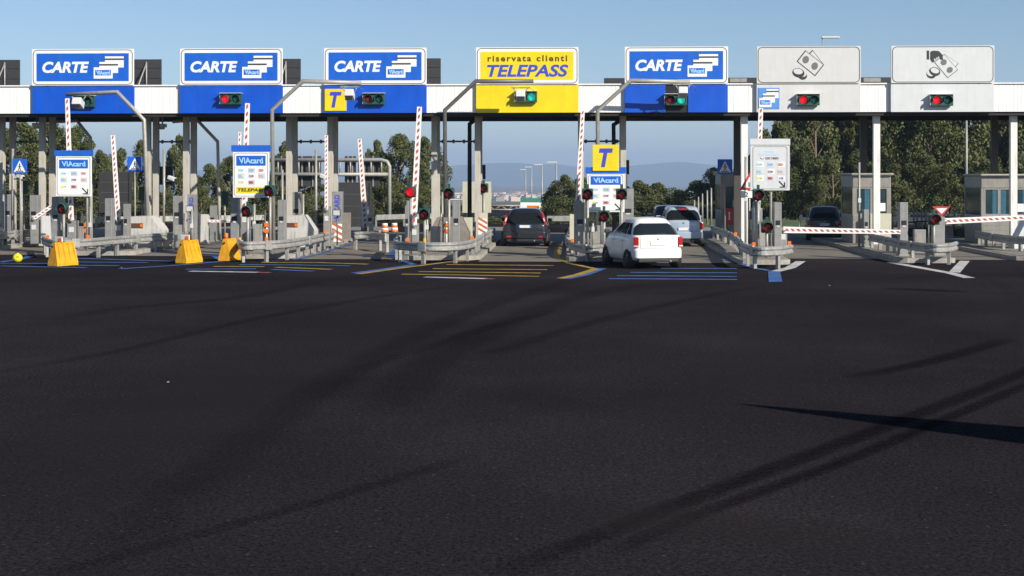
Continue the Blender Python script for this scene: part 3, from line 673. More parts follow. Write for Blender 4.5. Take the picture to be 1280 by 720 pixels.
def wedge(pts, D, label, depth=1.0, slot=None, m=M_wedge):
    x0 = pts[0][0]; o0 = B(x0, D); o = thing('sloped_cabinet', label, 'cabinet', o0, 0, 'white sloped cabinets on the islands')
    pl = [(ww(px - x0, D), max(.17, zz(py, D))) for px, py in pts]
    b = MB(); b.prism(pl, 0, depth, m); b.build('body', o)
    if slot:
        a, c, t, u = slot; b = MB(); xa, xb = ww(a - x0, D), ww(c - x0, D); b.box(((xa + xb) / 2, 0, (zz(t, D) + zz(u, D)) / 2), (xb - xa, .04, zz(t, D) - zz(u, D)), mat('slot_brown', (.10, .05, .03), .6)); b.box((xb - .06, -.03, (zz(t, D) + zz(u, D)) / 2), (.10, .03, .12), M_orange); b.build('slot', o)
wedge([(161, 320), (161, 273), (166, 270.5), (188, 270), (203, 288), (203, 320)], 57.5, 'white sloped cabinet with brown slot on the left island', slot=(163, 179, 279, 285))
wedge([(357, 320), (357, 272), (362, 269.5), (379, 269), (394, 288), (394, 320)], 57.5, 'white sloped cabinet with brown slot beside the columns at centre left', slot=(358, 372, 278.5, 284))
wedge([(535, 320), (535, 293), (546, 272), (576, 271), (586, 291), (586, 320)], 57.5, 'sloped cabinet greyed to show shade, behind the dark bent pole', m=M_concrete)  # concrete grey stands in for shade on this white cabinet

# ------------------------------------------------------------------ information boards
def board(px0, px1, y0, y1, D, post_px, label, header, logo=True, tele=False, tplate=False, cash=False, post_m=M_pipe, grp='card information boards on the islands'):
    c = (px0 + px1) / 2; W = ww(px1 - px0, D); zt, zb = zz(y0, D), zz(y1, D); H = zt - zb
    o = thing('information_board', label, 'information board', B(c, D, .17), 0, grp); zb -= .17; zt -= .17; h = W / 2
    U = lambda u: -h + u * W; V = lambda v: zb + v * H
    hv = .88 if not tplate else .86
    b = MB(); b.box((0, .03, (zb + V(hv)) / 2), (W * (.94 if not cash else 1), .06, V(hv) - zb), M_signwhite if not cash else M_signgrey2, bev=.008); b.build('panel', o)
    b = MB(); b.box((0, .02, (V(hv) + zt) / 2 + .002), (W * 1.02, .09, zt - V(hv)), header, bev=.006); b.build('header', o)
    b = MB(); b.ring(rrect(U(.06), V(.025), U(.94), V(hv - .025), .09), rrect(U(.075), V(.035), U(.925), V(hv - .035), .08), -.005, -.001, mat('frame_grey', (.25, .25, .25), .5)); b.build('border', o)
    if logo:
        b = MB(); b.box((0, -.004, (V(.61) + V(.80)) / 2), (W * .76, .008, V(.80) - V(.61)), M_blue); b.text('VIAcard', (U(.18), V(.65), U(.82), V(.765)), -.011, M_pale, shear=-.12, bold=.03); b.build('logo', o)
    cols = [(.35, .6, .68), (.25, .45, .68), (.55, .22, .20), (.25, .50, .72), (.30, .32, .40), (.62, .35, .28), (.75, .68, .12), (.40, .06, .12)]
    rows = (.50, .36, .21) if not tele else (.52, .41, .29)
    if cash: rows = (.50, .36, .235)
    i = 0
    b = MB()
    for rr in rows:
        for u in (.25, .52, .78):
            if i >= 8: break
            wv = .09; dz = .055
            if rr == rows[2] and u == .78: break
            b = MB(); b.box((U(u), -.003, V(rr)), (W * wv * 2, .006, H * dz * 1.9), M_signwhite if i % 2 == 0 else M_signgrey2); mm = mat('pictogram_%d' % i, cols[i], .5, var=.05)
            b.box((U(u) - W * .02, -.0075, V(rr)), (W * wv * 1.25, .004, H * dz * .95), mm); b.box((U(u) + W * .03, -.011, V(rr) + .004), (W * wv * .55, .003, H * dz * .45), mat('pictogram_%d' % ((i + 3) % 8), cols[(i + 3) % 8], .5, var=.05)); b.build('pictogram', o); i += 1
    if cash: b = MB(); b.box((U(.78), -.003, V(rows[2])), (W * .17, .006, H * .085), M_signwhite); b.box((U(.78), -.0075, V(rows[2])), (W * .12, .004, H * .045), mat('pictogram_1', cols[1], .5)); b.box((U(.81), -.011, V(rows[2])), (W * .04, .003, H * .03), M_red); b.build('pictogram', o)
    if tele:
        b = MB(); b.box((0, -.004, V(.145)), (W * .76, .008, H * .12), M_yellow); b.text('TELEPASS', (U(.15), V(.115), U(.85), V(.178)), -.011, M_dark, shear=.2, bold=.04); b.build('telepass_strip', o)
    else:
        ax, az = U(.80), V(.12); s_ = W * .085; b = MB(); t = .035
        b.prism([(ax - s_, az + s_ - t * .7), (ax - s_ + t, az + s_), (ax + s_ - t * .2, az - s_ + t), (ax + s_ - t, az - s_ + t * .2)], -.008, -.003, M_dark)
        b.prism([(ax - s_ * .6, az - s_), (ax + s_, az - s_), (ax + s_, az - s_ + t), (ax - s_ * .6, az - s_ + t)], -.0115, -.0085, M_dark); b.prism([(ax + s_ - t, az - s_ + t + .001), (ax + s_, az - s_ + t + .001), (ax + s_, az + s_ * .6), (ax + s_ - t, az + s_ * .6)], -.0115, -.0085, M_dark)
        b.build('arrow', o)
    if cash:
        b = MB(); pb_ = mat('ink_pale_blue', (.45, .62, .74), .5)
        b.box((U(.49), -.003, V(.755)), (W * .24, .005, H * .03), pb_); b.box((U(.49), -.003, V(.70)), (W * .50, .005, H * .035), pb_)
        b.text('con resto', (U(.38), V(.60), U(.72), V(.655)), -.006, M_note, bold=.03); b.prism(ell(U(.30), V(.63), .06, .05), -.006, -.001, M_note); b.prism(ell(U(.30), V(.635), .045, .035), -.010, -.0065, M_signwhite); b.build('lettering', o)
    if tplate:
        tw = W * .66; b = MB(); b.box((U(.50), -.05, zt + tw * .36), (tw, .03, tw), M_yellow, bev=.005); f = b.build('t_plate', o); b = MB(); zc = zt + tw * .36
        b.text('T', (U(.50) - tw * .27, zc - tw * .36, U(.50) + tw * .27, zc + tw * .36), -.068, M_letblue, shear=.22, bold=.05); b.build('lettering', f)
    xp = ww(post_px - c, D); b = MB(); b.cyl((xp, .11, 0), (xp, .11, zt - .1), .045, post_m)
    b.build('post', o)
    return o
board(68, 116, 188, 245.5, 54.4, 108, 'white card board with blue header and arrow behind the leftmost yellow barrier', M_blue)
o = board(289.5, 338, 181.5, 247, 52.4, 300, 'white card board with blue header and a yellow telepass strip', M_blue, tele=True)
board(732.5, 782, 209, 265, 52.0, 752, 'white card board topped by a square yellow T plate', M_blue, tplate=True)
board(938, 987, 173.5, 238, 50.2, 964, 'white cash board with small coloured pictograms and grey header', M_signgrey2, logo=False, cash=True)
for px, D, z1, lab in ((299.5, 51.6, .78, 'short yellow bollard post in front of the rail under the telepass strip board'), (530.8, 50.8, .80, 'short yellow bollard post against the rail under a dark signal')):
    b = MB(); b.cyl((0, 0, 0), (0, 0, z1), .055, M_plastic); b.cyl((0, 0, z1), (0, 0, z1 + .02), .045, M_plastic)
    tag(b.build('bollard_post', loc=B(px, D, 0)), lab, 'bollard', 'short yellow posts at the rails')

# ------------------------------------------------------------------ single signals on posts
def post_signal(px, py, D, lit, label, hs=.40):
    o = thing('post_signal', label, 'traffic light', B(px, D, .17), 0, 'single lamp signals on posts'); z = zz(py, D) - .17
    b = MB(); b.cyl((0, .1, 0), (0, .1, z), .05, M_pipe); b.build('post', o)
    b = MB(); b.box((0, .08, z), (hs, .12, hs), M_coldgreen, bev=.04); b.box((0, .07, z + hs * .62), (.10, .06, hs * .5), M_coldgreen, bev=.01); b.cyl((0, .01, z), (0, -.06, z), .19, M_black, n=18); b.build('housing', o)
    lamp_parts(o, 0, -.07, z, .165, M_redlit if lit else M_redlens, 'red_lens', .2)
for a in ((78.5, 260.5, 54.2, 0, 'dark signal on a post under the leftmost card board'), (337, 238.5, 51.9, 0, 'red signal at the lower right corner of the telepass strip board'), (309, 264, 51.8, 0, 'dark signal on a low post below the telepass strip board'),
          (513, 240, 51.7, 1, 'lit red signal on a post left of the upright striped arm'), (561, 241.5, 51.8, 0, 'dull red signal in front of the dark bent pole'), (530.5, 267.5, 51.2, 0, 'low dark signal above the yellow post by the rail'),
          (734.5, 242.5, 51.0, 0, 'dull red signal at the left corner of the T board'), (777, 242.5, 51.0, 0, 'dull red signal at the right corner of the T board'), (755, 270, 50.6, 0, 'low dark signal in front of the T board post'),
          (948, 243.5, 49.8, 0, 'dull red signal below the cash board left corner'), (959, 284, 49.6, 0, 'low dull red signal near the rail below the cash board'), (1168, 274, 50.6, 0, 'dull red signal below the give way sign')): post_signal(*a)

def rear_signal(px, py, D, label):
    o = thing('exit_signal', label, 'traffic light', B(px, D, .17), 0, 'green signal housings facing away'); z = zz(py, D) - .17
    b = MB(); b.cyl((0, 0, 0), (0, 0, z), .045, M_pipe); b.build('post', o)
    b = MB(); b.box((0, .05, z), (.30, .25, .62), M_coldgreen, bev=.03); b.box((.1, .2, z + .15), (.2, .2, .03), M_coldgreen); b.box((.1, .2, z - .12), (.2, .2, .03), M_coldgreen); b.build('housing', o)
rear_signal(30, 234, 66, 'teal signal housing seen from behind just right of the left crossing sign'); rear_signal(47.5, 236, 64, 'teal signal housing beside the leftmost column pair'); rear_signal(281, 248, 64.5, 'teal signal housing left of the telepass strip board'); rear_signal(178, 242, 66, 'teal signal housing under the tilted crossing sign')
post_signal(604.5, 235, 62, 0, 'dull signal beside the column in front of the pale cream panel')
o = thing('message_box', 'black message box on a post between two column pairs at left', 'display', B(204, 64, .17)); D = 64
b = MB(); z1, z0 = zz(208, D) - .17, zz(231, D) - .17; b.box((0, 0, (z0 + z1) / 2), (ww(24, D), .2, z1 - z0), M_black, bev=.02); b.build('screen', o); b = MB(); b.cyl((0, .12, 0), (0, .12, z1), .05, M_pipedk); b.build('post', o)
for px, yt, D, lab in ((100, 283, 56, 'small grey control box behind the rail below the leftmost board'), (222, 281, 57, 'small grey control box left of the striped level barrier'), (322, 280, 54, 'small grey control box under the telepass strip board'), (383, 281, 58.5, 'small grey control box beside the centre left white cabinet'), (544, 283, 54, 'small grey control box by the dark bent pole'), (745, 282, 53, 'small grey control box under the T board'), (953, 284, 51, 'small grey control box by the cash board post'), (1150, 287, 53, 'small grey control box left of the give way sign')):
    o = thing('control_box', lab, 'control box', B(px, D, .17), 0, 'small control boxes on the islands'); z = zz(yt, D) - .17; v = rnd.uniform(.26, .42)
    b = MB(); b.box((0, .1, z / 2), (v, .26, z), rnd.choice((M_steel2, M_signgrey, M_steel)), bev=.015); b.box((0, -.034, z * .6), (v * .7, .012, z * .5), M_pipe); b.build('body', o)
    b = MB(); b.cyl((v * .8, .1, 0), (v * .8, .1, z * 1.5), .03, M_pipedk); b.tube([(v * .8, .1, z * 1.2), (v * .5, .1, z * 1.3), (v * .3, .1, z)], .015, M_black, 6); b.build('conduit', o)

# ------------------------------------------------------------------ barrier arms
def arm_mesh(a, c, w0, w1, n, red=True, dash=.5):
    d = c - a; L = d.length; x = d.normalized(); up = Vector((0, -1, 0)); s_ = x.cross(up).normalized(); b = MB()
    def quad(t0, t1, wa, wb, y0, y1, m, skew=0.0):
        p = [a + x * (t0 * L) - s_ * wa / 2, a + x * (t1 * L) - s_ * wb / 2, a + x * (t1 * L + skew) + s_ * wb / 2, a + x * (t0 * L + skew) + s_ * wa / 2]
        vs = [v + up * y1 for v in p] + [v + up * y0 for v in p]
        b.faces(vs, [(0, 1, 2, 3), (7, 6, 5, 4), (0, 4, 5, 1), (1, 5, 6, 2), (2, 6, 7, 3), (3, 7, 4, 0)], m)
    quad(0, 1, w0, w1, -.03, .03, M_signwhite)
    for i in range(n):
        t0 = (i + .2) / n; t1 = t0 + dash / n; wa = w0 + (w1 - w0) * t0
        quad(t0, t1, wa * .42, wa * .42, .031, .036, M_armred, skew=.07)
        quad(t0, t1, wa * .42, wa * .42, -.036, -.031, M_armred, skew=.07)
    return b
def barrier(base, tip, D, w0, w1, n, label, cab=None, name='barrier_arm', grp='raised barrier arms'):
    o0 = B(base[0], D, .17); o = thing('lane_barrier', label, 'barrier', o0, 0, grp)
    a, c = P(*base, D) - o0, P(*tip, D) - o0; a.y = c.y = 0
    arm_mesh(a, c, ww(w0, D), ww(w1, D), n).build('arm', o)
    if cab:
        wc, top = ww(cab[0], D), zz(cab[1], D) - .17; b = MB(); b.box((0, .2, top / 2), (wc, .38, top), M_steel2, bev=.02); b.box((0, 0, top * .7), (wc * .6, .015, .2), M_signgrey); b.build('cabinet', o)
    b = MB(); b.cyl(a + Vector((0, .16, 0)), a + Vector((0, -.06, 0)), .09, M_steel); b.build('hinge', o)
    return o
barrier((89, 275), (84, 123), 54.9, 6.5, 5.0, 17, 'raised striped arm behind the leftmost card board', (11, 276))
barrier((148, 277), (141, 169), 56.4, 6, 5, 16, 'raised striped arm leaning left beside a grey pillar', (11, 274))
barrier((305, 262), (309.5, 129), 54.6, 8, 5.5, 14, 'raised striped arm rising above the telepass strip board', (12, 258))
barrier((297.5, 262), (300, 165), 57.9, 4, 3.5, 14, 'thin raised striped arm behind the telepass strip board', (8, 262))
barrier((408, 262), (408, 169), 57.9, 4.2, 4, 16, 'thin raised arm with wide red bands in front of a column', (8, 258))
barrier((457, 285), (449.5, 173.5), 73, 7, 5, 18, 'raised white arm in the third lane above a short dark rail', (12, 283))
barrier((517, 281), (524.5, 133.5), 52.8, 8, 6, 17, 'raised striped arm beside a lit red signal left of the dark pole', (12, 279))
barrier((722.5, 252), (728.5, 138), 53.4, 6.5, 5, 15, 'raised striped arm left of the T board', (10, 251))
barrier((947, 262), (951, 135), 52.0, 6.5, 5.5, 15, 'raised striped arm rising behind the cash board', (12, 260))
barrier((979, 287.2), (1124, 289.6), 51.2, 8, 5, 20, 'closed striped barrier in front of the dark van', (10, 286), grp='closed barrier arms')
barrier((1181, 276.5), (1330, 269.5), 51.6, 7.5, 5.5, 20, 'closed striped barrier under the hand sign at the right edge', None, grp='closed barrier arms')
barrier((236, 275.5), (288, 276.5), 60.2, 3, 3, 10, 'thin closed red and white barrier beside the left lettered pillar', None, grp='closed barrier arms')
barrier((1114, 266), (1199, 269), 68, 3.2, 3, 14, 'thin far closed barrier beside the middle booth', (6, 265), grp='closed barrier arms')
barrier((42, 273.5), (65, 258), 60, 4.5, 4.5, 5, 'short slanting red and white arm left of the leftmost card board', (9, 275), grp='closed barrier arms')

# ------------------------------------------------------------------ traffic signs, cameras
def crossing_sign(px0, px1, y0, y1, D, label, post_px=None, rz=0):
    c = (px0 + px1) / 2; s_ = ww(px1 - px0, D); zc = zz((y0 + y1) / 2, D) - .17
    o = thing('crossing_sign', label, 'road sign', B(c, D, .17), rz, 'blue pedestrian crossing signs'); h = s_ / 2
    b = MB(); b.box((0, 0, zc), (s_, .03, s_), M_blue, bev=.01); b.build('panel', o)
    b = MB(); b.prism([(-h * .80, zc - h * .78), (h * .80, zc - h * .78), (0, zc + h * .78)], -.022, -.016, M_signwhite); b.build('triangle', o)
    b = MB(); k = h * .62; z0 = zc - h * .18
    b.prism(ell(.02 * k, z0 + k * .72, k * .16, k * .16), -.028, -.0235, M_dark)
    for pl in ([(-.12, .5), (.14, .5), (.12, -.05), (-.12, -.05)], [(-.12, -.02), (.02, -.05), (-.28, -.9), (-.46, -.9)], [(0, -.05), (.14, -.02), (.46, -.9), (.28, -.9)], [(-.10, .48), (-.06, .36), (-.42, .0), (-.46, .1)], [(.12, .48), (.06, .36), (.42, .02), (.48, .1)]):
        b.prism([(x * k, z0 + z * k) for x, z in pl], -.028, -.0235, M_dark)
    for i in range(3): b.box((-h * .4 + i * h * .4, -.026, zc - h * .68), (h * .22, .005, h * .12), M_dark)
    b.build('figure', o)
    b = MB(); b.cyl((0, .06, 0), (0, .06, zc + h * .9), .035, M_pipe); b.build('post', o)
crossing_sign(15.5, 34, 198, 217.5, 60, 'blue crossing sign with walking figure near the left edge above a small camera')
crossing_sign(159.5, 177.5, 195, 214.5, 58, 'blue crossing sign tilted on a post behind the leaning white arm', rz=R(8))
crossing_sign(897, 915.5, 199.5, 217, 64, 'blue crossing sign in shade above the left toll booth')
for px0, px1, y0, y1, D, lab in ((599, 607, 206, 224, 66, 'small navy sign back beside the column left of the dark car'), (780, 786.5, 200, 218, 66, 'small navy sign back right of the yellow T plate')):
    o = thing('blue_sign_back', lab, 'road sign', B((px0 + px1) / 2, D, .17), 0, 'navy sign backs'); z1, z0 = zz(y0, D) - .17, zz(y1, D) - .17
    b = MB(); b.box((0, 0, (z0 + z1) / 2), (ww(px1 - px0, D), .03, z1 - z0), mat('navy_back', (.01, .025, .10), .5)); b.build('panel', o)
    b = MB(); b.cyl((0, .05, 0), (0, .05, z1), .03, M_pipe); b.build('post', o)
# cream sign back behind the column
o = thing('cream_sign_back', 'large pale cream panel behind the black pole left of the dark car', 'panel', B(596, 78, .0)); D = 78
b = MB(); b.box((0, 0, (zz(227, D) + zz(266, D)) / 2), (ww(36, D), .06, ww(39, D)), M_cream, bev=.01); b.build('panel', o)
for s_ in (-.5, .5): b = MB(); b.cyl((s_, .06, 0), (s_, .06, 2.6), .04, M_pipe); b.build('post', o)
# warning triangle and plate at the booth island
o = thing('warning_sign', 'red bordered warning triangle with a white number plate below, half behind the cash board', 'road sign', B(937, 52.5, .17)); D = 52.5; zb = zz(237.5, D) - .17; s_ = .72
b = MB(); b.prism([(-s_ / 2, zb), (s_ / 2, zb), (0, zb + s_ * .9)], 0, .02, M_red); b.prism([(-s_ * .31, zb + .085), (s_ * .31, zb + .085), (0, zb + s_ * .68)], -.006, -.001, M_signwhite); b.build('triangle', o)
b = MB(); b.box((-.02, -.010, zb + .2), (.035, .004, .17), M_dark); b.box((.03, -.010, zb + .19), (.035, .004, .15), M_dark); b.build('symbol', o)
b = MB(); b.box((0, .01, zb - .16), (.62, .02, .25), M_signwhite, bev=.005); b.text('2', (-.17, zb - .245, -.05, zb - .08), -.004, M_dark, bold=.02); b.build('number_plate', o)
b = MB(); b.cyl((0, .06, 0), (0, .06, zb + .5), .035, M_pipe); b.build('post', o)
# give way sign
o = thing('give_way_sign', 'small give way triangle on a post above the right concrete nose', 'road sign', B(1177, 51.9, .17)); D = 51.9; zt = zz(258, D) - .17; s_ = ww(22, D)
b = MB(); b.prism([(-s_ / 2, zt), (0, zt - s_ * .60), (s_ / 2, zt)], 0, .02, M_red); b.prism([(-s_ * .31, zt - .065), (0, zt - s_ * .42), (s_ * .31, zt - .065)], -.006, -.001, M_signwhite); b.build('triangle', o)
b = MB(); b.cyl((0, .06, 0), (0, .06, zt - .05), .035, M_pipe); b.build('post', o)

def camera_pole(px, ytop, cam_y, D, label, side=1, grp='camera posts'):
    o = thing('camera_post', label, 'camera', B(px, D, .17), 0, grp); z = zz(cam_y, D) - .17
    b = MB(); b.cyl((0, 0, 0), (0, 0, zz(ytop, D) - .17), .055, M_pipe); b.build('post', o)
    b = MB(); b.cyl((0, 0, z - .1), (side * .3, -.05, z - .08), .03, M_steel); b.build('arm', o)
    b = MB(); b.box((side * .36, -.1, z + .02), (.34, .17, .15), M_signwhite, rz=R(-20), ry=R(18 * side), bev=.02); b.box((side * .53, -.17, z - .03), (.03, .10, .10), M_black, rz=R(-20)); b.build('camera_body', o)
camera_pole(16, 186, 221, 61, 'white camera on a grey post beside the crossing sign at the left edge')
camera_pole(205, 186, 223.5, 60.5, 'white camera on a grey post left of the lettered pillar')
camera_pole(395, 187, 221.5, 61, 'white camera on a grey post between the centre left columns')
# cameras under the canopy edge
for px, py, lab in ((203, 157, 'white dome camera hanging under the canopy left of a column'), (46, 156, 'white box camera hanging under the canopy above the leftmost columns')):
    p = PW(px, py, 62.5); o = thing('ceiling_camera', lab, 'camera', p, 0, 'cameras under the canopy')
    b = MB(); b.box((0, 0, 0), (.34, .3, .16), M_signwhite, bev=.03); b.box((0, -.03, -.12), (.2, .2, .1), M_signgrey, bev=.03); b.build('camera_body', o)
    b = MB(); b.cyl((0, 0, .08), (0, 0, 5.78 - p.z), .03, M_steel); b.build('hanger', o)
# thin marker posts
for px, yt, D, lab in ((27, 226, 60.5, 'thin slanting white marker post below the left crossing sign'), (379, 243, 61, 'thin pale post right of the two centre left columns'), (113, 258, 57, 'thin pale post right of the leftmost board'), (240, 262, 58.5, 'thin pale post in front of the lettered pillar'),
                      (318, 255, 57, 'thin pale post behind the low dark signal'), (353, 212, 58.5, 'pale post beside the right edge of the telepass strip board'), (1074, 203, 57.5, 'thin tall post in front of the middle booth'), (932, 196, 54.5, 'thin grey post beside the white booth column'), (730, 246, 54.5, 'thin grey post left of the dull red signal'), (741, 262, 52.6, 'thin grey pipe under the T board'), (534, 262, 56, 'thin grey post behind the low dark signal by the dark pole'), (553, 240, 59, 'pale thin post left of the dark bent pole')):
    b = MB(); z = zz(yt, D) - .17; b.cyl((0, 0, 0), (0, 0, z), .045, M_pipe); b.cyl((0, 0, 0), (0, 0, .03), .1, M_steel); b.box((0, -.05, z * .55), (.12, .06, .18), M_signgrey, bev=.01)
    tag(b.build('marker_post', loc=B(px, D, .17)), lab, 'post', 'thin posts on the islands')
o = thing('bumper_post', 'thick grey cylinder post below the cash board signal', 'post', B(945.5, 50.9, .17))
b = MB(); b.cyl((0, 0, 0), (0, 0, zz(252, 50.9) - .2), .13, M_steel, n=18); b.ball((0, 0, zz(252, 50.9) - .2), .13, M_steel, (1, 1, .4)); b.build('post', o); b = MB(); b.cyl((0, 0, 0), (0, 0, .04), .2, M_steel2); b.build('base_plate', o)
for px, D, lab in ((107.5, 55, 'orange and white marker on a post right of the leftmost board'), (333, 54, 'orange reflectors on a post left of a pale bent pole'), (558, 54, 'orange reflectors low on the dark bent pole')):
    o = thing('reflector_marker', lab, 'marker', B(px, D, .17), 0, 'orange reflector markers'); z = zz(287, D) - .17
    b = MB(); b.cyl((0, .05, 0), (0, .05, z + .3), .03, M_signwhite); b.build('post', o)
    for dz in (.05, .28): b = MB(); b.box((0, -.01, z + dz - .1), (.17, .04, .15), M_orange, bev=.02); b.build('reflector', o)
# floodlights on posts beside the lettered pillars
for px, py, D, lab in ((237.5, 261, 58.7, 'small grey floodlight on a bracket in front of the left lettered pillar'), (421, 266, 58.7, 'small grey floodlight on a bracket in front of the right lettered pillar')):
    p = P(px, py, D); o = thing('floodlight', lab, 'floodlight', (p.x, p.y, .17), 0, 'floodlights by the lettered pillars'); z = p.z - .17
    b = MB(); b.box((0, 0, z), (.32, .16, .26), M_pipedk, rx=R(10), bev=.02); b.box((0, -.085, z), (.26, .01, .2), M_signgrey, rx=R(10)); b.build('lamp_head', o)
    b = MB(); b.cyl((0, .1, 0), (0, .1, z), .03, M_pipedk); b.build('post', o)
o = thing('fire_point', 'red extinguisher panel on the wall of the left toll booth', 'extinguisher', B(911.5, 66.2, .17)); D = 66.2
b = MB(); b.box((0, 0, (zz(260, D) + zz(281, D)) / 2 - .17), (ww(10, D), .06, ww(21, D)), M_hvred, bev=.02); b.build('panel', o)
b = MB(); zc = (zz(260, D) + zz(281, D)) / 2 - .17; b.box((0, -.034, zc - .02), (.07, .008, .26), M_signwhite); b.prism(ell(0, zc + .16, .04, .05), -.038, -.031, M_signwhite); b.build('symbol', o)
b = MB(); b.cyl((0, .07, 0), (0, .07, zc), .04, M_pipe); b.build('post', o)

# ------------------------------------------------------------------ toll booths
def booth(px0, px1, ytop, D, depth, label, nwin=2, seed=1):
    p0, p1 = B(px0, D), B(px1, D); W = (p1 - p0).length; H = zz(ytop, D) - .17
    o = thing('toll_booth', label, 'booth', ((p0.x + p1.x) / 2, (p0.y + p1.y) / 2, .17), 0, 'metal toll booths'); h = W / 2
    b = MB(); zs, zw = H * .42, H * .82
    b.box((0, depth / 2, zs / 2), (W, depth, zs), M_alu, bev=.03)
    for i in range(5): b.box((0, -.005, zs * (.15 + .17 * i)), (W * .94, .014, .012), M_steel2)
    for x in (-h + .06, h - .06):
        for y in (.06, depth - .06): b.box((x, y, (zs + zw) / 2), (.12, .12, zw - zs), M_alu)
    b.box((0, depth / 2, (zw + H) / 2), (W, depth, H - zw), M_alu, bev=.03)
    b.box((0, depth / 2, zs + .02), (W * .96, depth * .96, .04), M_black)
    b.build('body', o)
    b = MB(); b.box((0, depth / 2 - .05, H + .04), (W + .16, depth + .2, .1), M_alu, bev=.04); b.build('roof', o)
    for i in range(nwin):
        xa = -h + .12 + (W - .24) * i / nwin; xb = -h + .12 + (W - .24) * (i + 1) / nwin
        f = MB(); f.box(((xa + xb) / 2, .05, (zs + zw) / 2), (xb - xa - .08, .02, zw - zs), M_boothglass); g = f.build('window', o)
        f = MB(); f.ring(rrect(xa, zs, xb, zw, .02, 1), rrect(xa + .06, zs + .06, xb - .06, zw - .06, .02, 1), .005, .06, M_alu); f.build('frame', g)
        f = MB(); n = 8; cw = (xb - xa) * .34
        vs = [(xa + .07 + cw * j / n + (0 if i % 2 else (xb - xa) - .14 - cw), .034 - .01 * (j % 2), z) for z in (zs + .05, zw - .03) for j in range(n + 1)]
        f.faces(vs, [(j, j + 1, n + 2 + j, n + 1 + j) for j in range(n)], M_curtain); f.build('curtain', g)
    for s_ in (-1, 1):
        f = MB(); f.box((s_ * (h - .03), depth * .5, (zs + zw) / 2), (.02, depth - .3, zw - zs), M_boothglass); f.build('side_window', o)
    f = MB(); f.box((h * .55, .02, zs + (zw - zs) * .28), (.26, .01, .34), M_signwhite); f.build('notice', o)
    return o
booth(901, 925, 217, 66.5, 2.6, 'metal toll booth in shade behind the white column and cash board', 1)
booth(1066, 1113.5, 219, 60.5, 2.6, 'metal toll booth with blue curtains behind the middle white column', 2)
booth(1227, 1290, 220, 60, 2.6, 'metal toll booth with blue curtains cut by the right edge', 3)
b = MB(); D = 56; b.prism([(0, 0), (ww(40, D), 0), (ww(40, D), ww(60, D)), (ww(28, D), ww(60, D)), (0, ww(6, D))], 0, .8, M_signgrey2)
tag(b.build('sloped_block', loc=B(1268, D, .17)), 'pale sloped crash block standing before the booth at the right edge', 'crash block')

# motorcycles / dark clutter of parked trolleys read as low dark frames between the two right booths
for i, (px, D) in enumerate(((1143, 66), (1158, 67), (1205, 66))):
    o = thing('chain_stand', ['low dark barrier stand left of the give way sign post', 'low dark barrier stand just behind the give way sign', 'low dark barrier stand with orange tip right of the grey cabinet'][i], 'barrier stand', B(px, D, .17), 0, 'dark stands between the right booths')
    b = MB(); b.box((0, 0, .25), (.8, .4, .4), M_black, bev=.08); b.tube([(-.4, 0, .1), (-.5, 0, .7), (.5, 0, .75), (.42, 0, .1)], .05, M_black); b.build('frame', o)
    for s_ in (-.35, .05, .4): b = MB(); b.cyl((s_, .3, 0), (s_, .3, 1.25 + .1 * s_), .05, M_pipe); b.build('upright', o)
    if i == 2: b = MB(); b.box((-.1, -.25, .8), (.2, .05, .3), M_orange, bev=.02); b.build('reflector', o)

# ------------------------------------------------------------------ yellow plastic barriers and ball
def water_barrier(px, ybase, rz, label, L=.88, H=.80, lamp=False):
    g = G(px, ybase); o = thing('plastic_barrier', label, 'barrier', (g.x, g.y, .008), rz, 'yellow plastic barriers')
    secs = []; n = 49
    for i in range(n):
        x = L * (i / (n - 1)); t = (i / (n - 1)) * 4 % 1; rib = .60 if .3 < t < .7 and 0 < i < n - 1 else 1.0
        secs.append((x, rib))
    prof = [(-.25, .03), (-.25, .13), (-.155, .46), (-.09, .70), (-.08, H - .02), (-.06, H), (.06, H), (.08, H - .02), (.09, .70), (.155, .46), (.25, .13), (.25, .03)]
    vs, fs = [], []; m = len(prof)
    for x, rib in secs:
        for y, z in prof: vs.append((L / 2 + (x - L / 2) * (1 - .12 * max(0, z - .13) / H), y * .92 * (rib if .13 < z < H - .03 else 1), z))
    for i in range(n - 1):
        for j in range(m): fs.append((i * m + j, i * m + (j + 1) % m, (i + 1) * m + (j + 1) % m, (i + 1) * m + j))
    fs += [tuple(range(m))[::-1], tuple(range((n - 1) * m, n * m))]
    b = MB(); b.faces(vs, fs, M_plastic); b.build('body', o)
    for x in (.12, L / 2, L - .12): b = MB(); b.box((x, 0, .018), (.14, .42, .036), M_black); b.build('foot', o)
    b = MB(); b.cyl((-.002, 0, .66), (-.02, 0, .66), .035, M_black); b.cyl((L * .5, 0, H), (L * .5, 0, H + .03), .05, M_black); b.build('cap', o)
    b = MB(); b.cyl((L + .0, 0, .15), (L + .05, 0, .15), .06, M_plastic); b.build('lug', o)
    if lamp: b = MB(); b.cyl((.15, 0, H), (.15, 0, H + .16), .07, M_orange); b.ball((.15, 0, H + .16), .07, M_orange, (1, 1, .6)); b.build('lamp', o)
    else:
        b = MB(); b.box((.3, .05, H + .1), (.03, .36, .18), M_signwhite, bev=.01); b.box((.28, -.04, H + .08), (.02, .13, .12), M_orange); b.cyl((.3, .05, H - .02), (.3, .05, H + .08), .02, M_steel); b.build('reflector_plate', o)
    return o
water_barrier(65.5, 334, R(60), 'largest yellow plastic barrier, right of the yellow ball')
water_barrier(226, 330.5, R(66), 'yellow plastic barrier standing in front of the striped cabinet')
water_barrier(280.5, 327.5, R(80), 'yellow plastic barrier with orange lamp at the rail under the telepass strip board', lamp=True)
